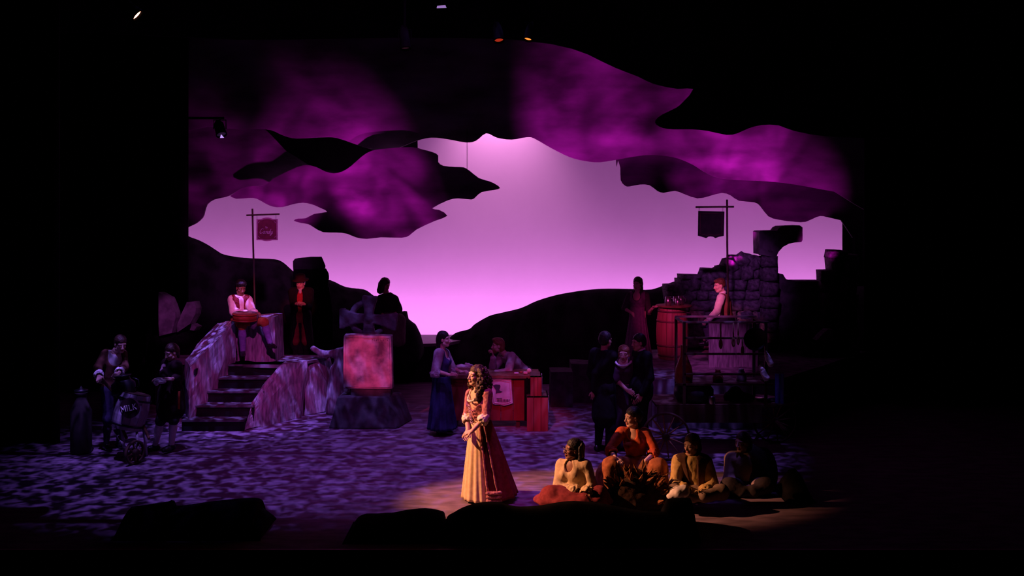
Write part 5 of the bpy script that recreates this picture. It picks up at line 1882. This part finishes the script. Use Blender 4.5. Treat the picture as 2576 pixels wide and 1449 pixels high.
lme.from_pydata([tuple(v) for v in np.concatenate([LV, LV + (0, .006, 0)])], [], LF + [tuple(q + 9 for q in g)[::-1] for g in LF] + [(i, i + 9, (i + 1) % 8 + 9, (i + 1) % 8) for i in range(8)])
lme.materials.append(M_leaf)
for i in range(90):
    a = rs.uniform(-.2, math.pi + .2)
    el = rs.uniform(.15, 1.0)
    px = math.cos(a) * .33
    pz = .24 + math.sin(a) * .17 if a > 0 and a < math.pi else .12
    o = bpy.data.objects.new('leaf', lme)
    COL.objects.link(o)
    o.parent = lf
    o.location = (px * rs.uniform(.6, 1), rs.uniform(-.16, .06), max(pz * rs.uniform(.75, 1.0), .1))
    o.rotation_euler = (rs.uniform(-.5, .6), math.cos(a) * 1.0 + rs.uniform(-.5, .5), rs.uniform(-.8, .8))
    q = rs.uniform(.6, 1.05)
    o.scale = (q, q, q)
# round basket lid by the glasses
bl_ = thing('round_basket', 'low round basket between the two seated women', 'basket', at(1520, 0, 11.75) * (1, 1, 0))
c = at(1520, 0, 11.75) * (1, 1, 0)
for k in range(5):
    r = .10 + .012 * k
    mk('coil', tube([c + np.array((r * math.cos(t), r * .8 * math.sin(t), .013 + .022 * k)) for t in np.linspace(0, 6.283, 25)], .013, 6), MATS['wicker'], bl_, True)

# ------------------------------------------------------------------ 4 straw plaiter
f = Fig('seated figure in an olive shirt plaiting straw at the front right', 1740, 11.75, 0, 'fair', .009)
fw = np.array((-.25, -.95, 0))
f.set(H=(1740, 1118), N=(1742, 1152), P=(1752, 1232), SL=(1706, 1160, .02), SR=(1776, 1162, 0), EL=(1698, 1216, -.08), ER=(1792, 1218, -.08), WL=(1728, 1236, -.26), WR=(1770, 1240, -.27),
      TL=(1738, 1238, 0), TR=(1768, 1238, 0), KL=(1695, 1238, -.25), KR=(1815, 1238, -.22), AL=(1745, 1250, -.32), AR=(1770, 1250, -.36))
f.body((-.75, -.60, -.15), False, hands={'L': dict(d=(.85, -.35, -.15), n=(0, .2, 1), t=(0, -.3, .9), curl=.6), 'R': dict(d=(-.75, -.3, .1), n=(0, .2, 1), t=(0, -.3, .9), curl=.6)})
f.top('shirt', mat('olive_shirt', (.62, .44, .17), (.50, .34, .12), 24, .9, .25, spec=.05), .024, 1.6, .03, .06, None, fw, .013, cuff=.035)
f.vest('waistcoat', cloth('brown_waistcoat', (.10, .05, .03)), .040, fw, .05)
b = Blob(.012)
j = f.j
b.ell(j['P'], (.2, .17, .12), None, .06)
for q in 'LR':
    b.cap(j['T' + q], j['K' + q], .10, .085, .06).cap(j['K' + q], j['A' + q], .08, .07, .06)
b.plane((0, 0, .004), (0, 0, -1))
f.part('trousers', b.mesh(lambda V: .008 * vnoise(V, 22, 3)), cloth('grey_trousers', (.30, .22, .17)))
b = Blob(.009)
b.ell(f.J(1706, 1240, -.34), (.10, .09, .08), None, .04).ell(f.J(1722, 1234, -.34), (.06, .06, .07), None, .04).ell(f.J(1690, 1248, -.36), (.06, .06, .04), None, .04)
f.part('apron_cloth', b.mesh(lambda V: .010 * vnoise(V, 36, 3)), M_white)
f.hair(HAIR_BROWN, list(CAPHAIR) + [(0, -.07, -.06, .08, .06, .08)], .005, 60)
st_ = []
rs = np.random.RandomState(3)
c = f.J(1758, 1236, -.36)
for i in range(9):
    d = np.array((rs.uniform(-.12, .12), rs.uniform(-.05, .05), rs.uniform(-.02, .05)))
    st_.append(tube([c - d, c + d * .2 + np.array((0, 0, .015)), c + d], .005, 5))
tag(mk('straw_plait', join(*st_), mat('straw', (.70, .50, .25), None, 20, .8), loc=c), 'half-plaited straw in the hands of the olive-shirted figure', 'straw')

# ------------------------------------------------------------------ 5 figure with the shawl, far right of the group
f = Fig('seated figure in a dim grey smock and dark shawl beyond the straw plaiter', 1870, 12.45, 0, 'fair', .011)
fw = np.array((-.5, -.8, 0))
f.set(H=(1868, 1112), N=(1870, 1146), P=(1872, 1222), SL=(1838, 1154, .04), SR=(1905, 1156, 0), EL=(1834, 1206, -.04), ER=(1918, 1206, -.05), WL=(1855, 1226, -.22), WR=(1895, 1226, -.22),
      TL=(1858, 1226, 0), TR=(1888, 1226, 0), KL=(1835, 1222, -.3), KR=(1925, 1222, -.25), AL=(1865, 1236, -.35), AR=(1895, 1236, -.35))
f.body((-.8, -.55, -.1), True)
f.top('smock', cloth('grey_smock', (.42, .30, .24)), .03, 1.8, .035, .06, None, fw, .010)
b = Blob(.014)
j = f.j
b.cap(lerp(j['N'], j['P'], .1) + (.06, .06, .02), lerp(j['N'], j['P'], .8) + (.1, .08, 0), .17, .22, .1).cap(j['SR'], j['ER'] + (.05, .05, 0), .1, .14, .08)
b.ell(j['SR'] + (.1, .1, -.15), (.18, .16, .28), None, .1)
b.cap(j['N'] + np.array((-.08, -.1, 0)), j['P'] + np.array((-.12, -.2, 0)), .14, .16, .02, True)
b.ell(j['H'], (.13, .15, .15), None, .02, True)
b.plane((0, 0, .01), (0, 0, -1))
f.part('shawl', b.mesh(lambda V: .012 * vnoise(V * (1, 1, .5), 20, 5)), cloth('dark_shawl', (.035, .028, .025)))
b = Blob(.013)
b.ell(j['P'], (.22, .18, .12), None, .06)
for q in 'LR':
    b.cap(j['T' + q], j['K' + q], .11, .10, .07).cap(j['K' + q], j['A' + q], .09, .08, .07)
b.plane((0, 0, .004), (0, 0, -1))
f.part('skirt', b.mesh(lambda V: .01 * vnoise(V, 20, 3)), cloth('dark_skirt', (.05, .04, .04)))
f.hair(HAIR_BROWN, list(CAPHAIR) + [(0, -.09, -.02, .07, .06, .08)], .004, 60)

# ------------------------------------------------------------------ 6 woman at the counter
f = Fig('woman in a blue bodice and long dark blue skirt at the left of the counter', 1114, 15.5, 0, 'fair', .011)
fw = np.array((.97, -.1, 0))
f.set(H=(1117, 853), N=(1111, 882), P=(1110, 957), SL=(1104, 889, -.17), SR=(1120, 889, .17), EL=(1096, 933, -.24), ER=(1136, 924, .18), WL=(1130, 943, -.22), WR=(1160, 936, .1),
      TL=(1110, 965, -.08), TR=(1110, 965, .08), KL=(1113, 1025, -.1), KR=(1111, 1025, .1), AL=(1112, 1080, -.1), AR=(1108, 1078, .1))
f.body((.95, -.25, 0), True, hands={'L': dict(d=(.9, .1, .1), n=(0, -.5, .8), curl=.5), 'R': dict(d=(.8, -.3, .2), n=(0, 0, 1), curl=.6)})
f.top('chemise', cloth('grey_linen', (.45, .40, .44)), .012, 1.0, .030, .06, .10, fw, .008, bust=1, low=False, cuff=.04)
f.top('bodice', cloth('blue_bodice', (.07, .065, .19)), .022, 0, 0, .10, .12, fw, .003, bust=1, low=False)
f.skirt('skirt', cloth('navy_skirt', (.03, .03, .09)), f.J(1110, 945), (.14, .15), f.J(1112, 1076) * (1, 1, 1), (.24, .27), 16, .07, seed=5)
f.shoes((1, -.1))
it = list(CAPHAIR) + [(0, -.08, -.05 - .05 * k, .075 - .004 * k, .05, .07) for k in range(5)]
f.hair(HAIR_BLACK, it, .005, 60)

# ------------------------------------------------------------------ 7 stallholder leaning on the counter
f = Fig('red-haired bearded stallholder leaning on the counter in a pale shirt', 1285, 16.75, 0, 'fair', .011)
fw = np.array((-.9, -.3, -.2))
f.set(H=(1252, 869), N=(1272, 893), P=(1322, 938, .15), SL=(1262, 897, .18), SR=(1289, 897, -.16), EL=(1239, 934, .0), ER=(1278, 936, -.32), WL=(1241, 897, -.1), WR=(1246, 938, -.4),
      TL=(1322, 945, .23), TR=(1322, 945, .07), KL=(1312, 1000, .2), KR=(1316, 1000, .05), AL=(1322, 1040, .3), AR=(1326, 1042, .15))
for q in 'LR':
    f.j['A' + q][2] = .08
    f.j['K' + q][2] = .47
f.body((-.97, -.2, -.05), False, hands={'L': dict(d=(-.2, -.2, .9), n=(.9, 0, .1), curl=.9), 'R': dict(d=(-.9, -.1, 0), n=(0, -.2, .9), curl=.5)})
f.top('shirt', cloth('pale_shirt', (.60, .50, .50)), .018, 1.9, .028, .06, None, fw, .010)
f.legs('trousers', cloth('dark_breeches', (.05, .04, .05)), 0, 1.9)
f.shoes((-1, 0))
f.hair(HAIR_RED, list(CAPHAIR) + [(0, -.06, -.06, .08, .06, .08), (0, .02, .10, .075, .07, .04)], .006, 60)
H, R = f.j['H'], f.R
b = Blob(.006)
b.ell(H + R @ np.array((0, .055, -.095)), (.045, .045, .04), R, .02).ell(H + R @ np.array((0, .04, -.075)), (.058, .045, .04), R, .02)
b.ell(H + R @ np.array((0, .1, -.066)), (.026, .03, .012), R, .008, True)
f.part('beard', b.mesh(lambda V: .004 * vnoise(V, 80, 2)), HAIR_RED)

# ------------------------------------------------------------------ 8-10 three in dark clothes
f = Fig('tall man in a long black coat seen from behind with one pale hand', 1520, 14.33, 0, 'tan', .012)
stand(f, 1.78, -2.3)
f.set(WL=(1495, 983, -.08), EL=(1500, 935, -.1))
f.body((.55, .65, -.1), False)
f.j['WL'], f.j['EL'] = f.J(1495, 983, -.08), f.J(1500, 938, -.1)
f.top('coat', cloth('black_coat', (.014, .013, .015)), .03, 1.92, .026, .055, None, None, .006, hem=(f.j['P'] - np.array((0, 0, .42)), .165, .19))
f.legs('trousers', cloth('black_trousers', (.012, .012, .014)), .2, 1.95, hips=False)
f.shoes((.6, .6))
f.hair(HAIR_BLACK, CAPHAIR, .003, 60)

f = Fig('woman with reddish hair and white collar between the two men in black', 1569, 14.6, 0, 'fair', .011)
stand(f, 1.62, .3)
f.set(H=(1569, 890), EL=(1551, 956, -.1), WL=(1578, 982, -.2))
f.body((-.2, -.95, -.1), True, hands={'L': dict(d=(.7, -.4, -.3), n=(0, -.8, .4), curl=.5)})
f.top('bodice', cloth('plum_bodice', (.07, .03, .06)), .014, 1.0, .016, .07, .10, f.fw, .004, low=False, bust=1)
nk = [f.j['N'] + unit(f.fw * math.cos(t) + f.lt * math.sin(t)) * .14 + np.array((0, 0, -.09 + .1 * (abs(t) / 1.4) ** 2)) for t in np.linspace(-1.4, 1.4, 17)]
f.part('collar', tube(nk, [.018 + .005 * math.sin(i * 2.4) for i in range(17)], 8), M_white)
f.skirt('skirt', cloth('plum_skirt', (.05, .025, .05)), f.j['P'] + (0, 0, .08), (.14, .12), f.o + (0, 0, .06), (.26, .25), 16, .07, seed=7)
f.shoes(tuple(f.fw[:2]))
it = list(CAPHAIR) + [(q * .07, -.02 + .02 * abs(q), -.05 - .05 * k, .03, .035, .06) for q in (-1, 1) for k in range(4)] + [(0, -.07, -.05 - .05 * k, .07, .05, .07) for k in range(4)]
f.hair(HAIR_RED, it, .005, 60)

f = Fig('dark-haired man in a black jacket facing left beside the barrel platform', 1613, 14.5, 0, 'tan', .012)
stand(f, 1.74, 1.25)
f.set(H=(1606, 861, -.02))
f.body((-.95, -.3, -.12), False)
f.top('jacket', cloth('black_jacket', (.013, .013, .015)), .03, 1.95, .024, .055, None, None, .006, hem=(f.j['P'] - np.array((0, 0, .1)), .18, .18))
f.part('shirt_collar', lathe([(.055, 0), (.066, .0), (.062, .045), (.055, .045)], f.j['N'] + (0, 0, .03), f.j['H'] - f.j['N'], 20, False), M_white)
f.legs('trousers', cloth('black_trousers', (.012, .012, .014)), 0, 1.95)
f.shoes((-1, -.3))
f.hair(HAIR_BLACK, CAPHAIR, .003, 60)

# ------------------------------------------------------------------ 11 woman by the barrel
f = Fig('woman in a plum dress with hand on hip beside the barrel', 1604, 18.25, .8, 'fair', .011)
stand(f, 1.60, .35)
f.set(H=(1604, 714), N=(1604, 739), SL=(1584, 744, .02), SR=(1625, 744, -.02), EL=(1571, 776, .06), WL=(1590, 788, -.1), ER=(1633, 786, .06), WR=(1641, 776, -.2))
f.body((-.55, -.8, -.1), True, hands={'L': dict(d=(.6, -.2, -.5), n=(0, -1, 0), curl=.3), 'R': dict(d=(.3, -.6, .5), n=(0, 0, 1), curl=.6)})
f.top('jacket', cloth('dark_jacket', (.07, .045, .06)), .014, 1.0, .018, .06, .09, f.fw, .005, bust=1, low=False)
f.top('bodice', cloth('plum_dress', (.20, .08, .17)), .022, 0, 0, .10, .10, f.fw, .003, bust=1, low=False)
f.skirt('skirt', cloth('plum_dress', (.20, .08, .17)), f.j['P'] + (0, 0, .09), (.14, .13), f.o + (0, 0, .05), (.27, .26), 16, .07, seed=9)
f.shoes(tuple(f.fw[:2]))
it = list(CAPHAIR) + [(q * .065, -.02, -.04 - .05 * k, .028, .035, .06) for q in (-1, 1) for k in range(4)] + [(0, -.07, -.05 - .05 * k, .07, .05, .07) for k in range(4)]
f.hair(HAIR_BROWN, it, .004, 60)

# ------------------------------------------------------------------ 12 young man in white
f = Fig('young man in a white shirt and waistcoat seated in profile under the dark sign', 1822, 17.55, .8, 'fair', .010)
fw = np.array((-1, -.1, 0))
f.set(H=(1810, 718), N=(1819, 742), P=(1830, 806), SL=(1814, 750, -.17), SR=(1822, 750, .17), EL=(1803, 784, -.25), ER=(1812, 785, .25), WL=(1783, 803, -.28), WR=(1790, 803, .2),
      TL=(1826, 808, -.09), TR=(1826, 808, .09), KL=(1776, 815, -.14), KR=(1778, 815, .1), AL=(1781, 858, -.2), AR=(1784, 860, .12))
f.body((-.97, -.16, -.18), False, hands={'L': dict(d=(-.8, -.1, -.5), n=(0, -.3, .9), curl=.6), 'R': dict(d=(-.8, 0, -.5), n=(0, 0, .9), curl=.6)})
f.top('shirt', M_white, .014, 1.95, .024, .056, None, fw, .008)
f.part('collar', lathe([(.05, 0), (.07, -.005), (.064, .05), (.055, .055)], f.j['N'] + (0, 0, .012), f.j['H'] - f.j['N'], 20, False), M_white)
f.vest('waistcoat', cloth('rust_waistcoat', (.34, .12, .10)), .026, fw, .05, .06)
f.legs('breeches', cloth('navy_breeches', (.06, .05, .10)), 0, 1.15, .02)
f.legs('stockings', cloth('dark_stockings', (.08, .06, .10)), 1.05, 1.95, .004, hips=False)
f.shoes((-1, -.1))
f.hair(HAIR_RED if False else mat('hair_auburn', (.16, .06, .03), (.09, .03, .018), 60, .5, .5), [(0, -.025, .055, .084, .096, .078), (0, .045, .085, .06, .045, .035), (0, -.06, .01, .07, .055, .06)], .006, 70)

# ------------------------------------------------------------------ 13 minstrel on the rock block
f = Fig('young man in white shirt and red vest seated on the rock with a round drum', 612, 16.95, .925, 'brown', .010)
fw = np.array((.45, -.88, 0))
f.set(H=(606, 724), N=(603, 747), P=(606, 800, .12), SL=(584, 754, -.02), SR=(624, 754, .06), EL=(587, 785, -.04), ER=(634, 783, 0), WL=(619, 786, -.2), WR=(642, 786, -.16),
      TL=(598, 806, .06), TR=(618, 806, .06), KL=(609, 818, -.28), KR=(664, 810, -.26), AL=(611, 884, -.2), AR=(680, 864, -.22))
f.body((.55, -.75, -.35), False, hands={'L': dict(d=(.8, -.4, -.1), n=(0, -.3, .9), curl=.6), 'R': dict(d=(.5, -.6, -.2), n=(0, -.3, .9), curl=.6)}, brow=(.15, .15, .15))
f.top('shirt', M_white, .014, 1.9, .028, .056, None, fw, .010)
f.part('collar', lathe([(.056, 0), (.075, -.012), (.07, .02), (.058, .025)], f.j['N'] + (0, 0, .0), f.j['H'] - f.j['N'], 20, False), M_white)
f.vest('vest', mat('red_vest', (.26, .035, .04), (.12, .015, .02), 40, .8, .3), .030, fw, .028, .06)
f.legs('breeches', cloth('orange_breeches', (.55, .17, .06)), 0, 1.12, .018)
f.legs('stockings', cloth('violet_stockings', (.28, .22, .50)), 1.08, 1.95, .010, hips=False)
f.shoes({'L': (.3, -1), 'R': (.8, -.7)})
f.hair(HAIR_BLACK, [(0, -.02, .06, .092, .10, .085), (0, -.06, .01, .08, .07, .075), (.0, .03, .10, .07, .06, .04)], .008, 90)
b = Blob(.009)
b.cap(f.J(640, 794, -.3), f.J(638, 816, -.3), .07, .06, .03)
b.ell(f.J(637, 822, -.3), (.045, .035, .05), None, .03)
f.part('pouch', b.mesh(lambda V: .008 * vnoise(V, 60, 3)), cloth('grey_pouch', (.16, .13, .18)))
# drum held at the waist
dr = thing('hand_drum', 'shallow round red-brown drum held at the minstrel waist', 'drum', f.J(614, 803, -.34))
dc, da = f.J(616, 797, -.34), unit((.05, -.06, .99))
mk('drum_shell', lathe([(.17, -.07), (.205, -.065), (.205, .065), (.17, .07)], dc, da, 36, True), mat('drum_wood', (.30, .055, .025), (.22, .04, .018), 12, .45, .1), dr, True)
mk('drum_skin', lathe([(.001, 0), (.195, 0), (.195, .006), (.001, .006)], dc + da * .069, da, 36, False), cloth('drum_hide', (.25, .12, .08)), dr, True)
for q in (-.05, .05):
    mk('hoop', lathe([(.205, -.01), (.213, -.01), (.213, .01), (.205, .01)], dc + da * q, da, 36, False), MATS['drum_wood'], dr, True)

# ------------------------------------------------------------------ 14 man in the dark coat
f = Fig('man in a dark open coat and red waistcoat wearing a broad hat', 757, 18.3, .64, 'fair', .011)
stand(f, 1.72, 0)
f.set(H=(756, 712), EL=(738, 770, .02), ER=(778, 770, .02), WL=(744, 764, -.22), WR=(768, 765, -.22))
f.body((-.08, -.98, -.22), False, hands={'L': dict(d=(.55, -.6, .15), n=(-.3, -.6, .7), curl=1.1, size=.9), 'R': dict(d=(-.55, -.6, .15), n=(.3, -.6, .7), curl=1.1, size=.9)})
f.top('waistcoat', cloth('scarlet_waistcoat', (.50, .045, .05)), .012, 0, 0, .06, None, None, .003)
f.part('neckcloth', Blob(.007).ell(f.j['N'] + f.fw * .055 + np.array((0, 0, .02)), (.04, .03, .035), None, .02).ell(f.j['N'] + f.fw * .08 - np.array((0, 0, .03)), (.025, .02, .035), None, .02).mesh(lambda V: .005 * vnoise(V, 60, 1)), M_white)
b = Blob(.012)
f.torso(b, .032)
for q in 'LR':
    b.cap(f.j['S' + q], f.j['E' + q], .07, .06, .03).cap(f.j['E' + q], lerp(f.j['E' + q], f.j['W' + q], .9), .06, .05, .02)
b.cap(f.j['P'], f.j['P'] - np.array((0, -.05, .5)), .19, .23, .06)
b.cap(f.j['N'] + f.fw * .13 + (0, 0, .05), f.j['P'] - np.array((0, 0, .1)) + f.fw * .16, .062, .07, .01, True)
b.cap(f.j['P'] - np.array((0, 0, .1)) + f.fw * .16, f.j['P'] - np.array((0, 0, .75)) + f.fw * .20, .085, .2, .01, True)
b.cap(f.j['N'], f.j['H'], .07, .09, .01, True)
f.part('coat', b.mesh(lambda V: .004 * vnoise(V, 24, 2)), cloth('dark_coat', (.02, .016, .02)))
f.legs('breeches', cloth('red_breeches', (.30, .04, .05)), 0, 1.15, .02)
f.legs('stockings', cloth('black_stockings', (.02, .016, .02)), 1.05, 1.95, .004, hips=False)
f.shoes((0, -1))
f.hair(HAIR_BROWN, list(CAPHAIR), .004, 60)
ht_ = f.j['H'] + f.R @ np.array((0, -.01, .06))
up = f.R[:, 2]
f.part('hat', lathe([(.155, -.004), (.16, .004), (.10, .014), (.098, .05), (.09, .095), (.06, .115), (.001, .118)], ht_, up, 28, True), cloth('felt_hat', (.055, .02, .022)))

# ------------------------------------------------------------------ 15 woman on the mound
f = Fig('woman in a dark shawl and grey skirt sitting on the black mound', 980, 19.35, .64, 'tan', .012)
fw = np.array((.35, -.93, 0))
f.set(H=(969, 716), N=(973, 741), P=(982, 798), SL=(955, 755, .02), SR=(994, 755, .02), EL=(950, 784, -.1), ER=(1004, 778, -.05), WL=(972, 796, -.25), WR=(988, 796, -.28),
      TL=(972, 802, -.05), TR=(992, 802, -.05), KL=(972, 806, -.42), KR=(1003, 806, -.40), AL=(978, 858, -.45), AR=(1003, 858, -.43))
f.body((.75, -.5, -.4), True)
f.top('shawl', cloth('black_shawl', (.035, .024, .026)), .035, 1.35, .025, .06, None, fw, .010)
b = Blob(.013)
j = f.j
b.ell(j['P'], (.2, .17, .13), None, .06)
for q in 'LR':
    b.cap(j['T' + q], j['K' + q], .12, .11, .08).cap(j['K' + q], j['A' + q], .11, .14, .08)
f.part('skirt', b.mesh(lambda V: .016 * vnoise(V * (1, 1, .4), 22, 5)), cloth('grey_skirt', (.17, .13, .13)))
f.hair(HAIR_BROWN, [(0, -.022, .048, .092, .106, .092), (0, -.06, -.03, .10, .085, .13), (.06, -.01, -.06, .05, .07, .12), (-.06, -.01, -.06, .05, .07, .12), (0, -.06, -.15, .09, .07, .08)], .008, 60)

# ------------------------------------------------------------------ 16 milkman
f = Fig('man in a brown jacket gripping the handles of the milk cart', 285, 14.55, 0, 'fair', .011)
stand(f, 1.70, -.9, lean=.12)
f.set(H=(303, 865, -.1), N=(288, 886, -.06), SL=(264, 892, -.1), SR=(308, 892, .06), EL=(247, 925, -.2), ER=(313, 924, -.08), WL=(249, 946, -.4), WR=(299, 938, -.4))
f.body((.6, -.65, -.35), False, hands={'L': dict(d=(.3, -.7, -.5), n=(-.2, -.3, .8), curl=1.0), 'R': dict(d=(-.2, -.7, -.4), n=(.2, -.3, .8), curl=1.0)})
fwm = np.array((.5, -.85, 0))
f.top('shirt', M_white, .012, 1.72, .012, .056, None, fwm, .006, cuff=.03)
f.top('jacket', cloth('brown_jacket', (.14, .06, .04)), .028, 1.55, .020, .09, .14, fwm, .006)
f.legs('breeches', cloth('dark_blue_breeches', (.06, .05, .11)), 0, 1.2, .02)
f.legs('stockings', cloth('dark_stockings', (.08, .06, .10)), 1.1, 1.95, .004, hips=False)
f.shoes((.6, -.6))
f.hair(HAIR_BROWN, list(CAPHAIR), .005, 60)

# ------------------------------------------------------------------ 17 youth in white stockings
f = Fig('youth in a dark coat and white stockings holding a white cloth near the stairs', 430, 14.4, 0, 'fair', .011)
stand(f, 1.58, .75)
f.set(H=(431, 886, -.04), EL=(412, 940, -.1), WL=(410, 955, -.26), ER=(452, 945, -.02), WR=(432, 954, -.26), AL=(390, 1121, .02), KL=(404, 1058, -.05), AR=(431, 1120, -.05), KR=(437, 1056, -.08), TL=(420, 990, 0), TR=(442, 990, 0))
f.body((-.6, -.7, -.35), False, hands={'L': dict(d=(-.6, -.5, .1), n=(0, -.4, .9), curl=.5), 'R': dict(d=(-.8, -.3, .1), n=(0, -.4, .9), curl=.5)})
f.top('coat', cloth('black_red_coat', (.030, .014, .016)), .03, 1.7, .022, .06, None, None, .006, hem=(f.j['P'] - np.array((0, 0, .22)), .19, .21))
f.part('coat_lining', prism([f.J(448, 985, -.16), f.J(453, 985, -.16), f.J(452, 1030, -.17), f.J(447, 1028, -.17)], (0, .01, 0)), cloth('orange_lining', (.55, .10, .04)), smooth=False)
f.part('ruffle', Blob(.007).ell(f.j['N'] + f.fw * .12 - np.array((0, 0, .04)), (.04, .03, .05), None, .02).ell(f.j['N'] + f.fw * .15 - np.array((0, 0, .1)), (.03, .025, .04), None, .02).mesh(lambda V: .01 * vnoise(V, 70, 1)), cloth('pink_ruffle', (.55, .35, .40)))
f.legs('breeches', cloth('dark_breeches', (.05, .04, .05)), 0, 1.05, .018)
f.legs('stockings', M_white, 1.0, 1.95, .004, hips=False)
f.shoes({'L': (-.8, -.5), 'R': (-.4, -.9)})
f.hair(HAIR_BROWN, list(CAPHAIR) + [(0, -.08, -.08, .03, .03, .06)], .006, 60)
b = Blob(.008)
b.ell(f.J(399, 955, -.36), (.05, .05, .035), None, .03).ell(f.J(408, 960, -.36), (.06, .05, .03), None, .03).ell(f.J(393, 962, -.35), (.035, .035, .05), None, .03)
tag(mk('white_cloth', b.mesh(lambda V: .008 * vnoise(V, 50, 2)), M_white, loc=f.J(400, 968, -.36), smooth=True), 'white cloth held by the youth in white stockings', 'cloth')
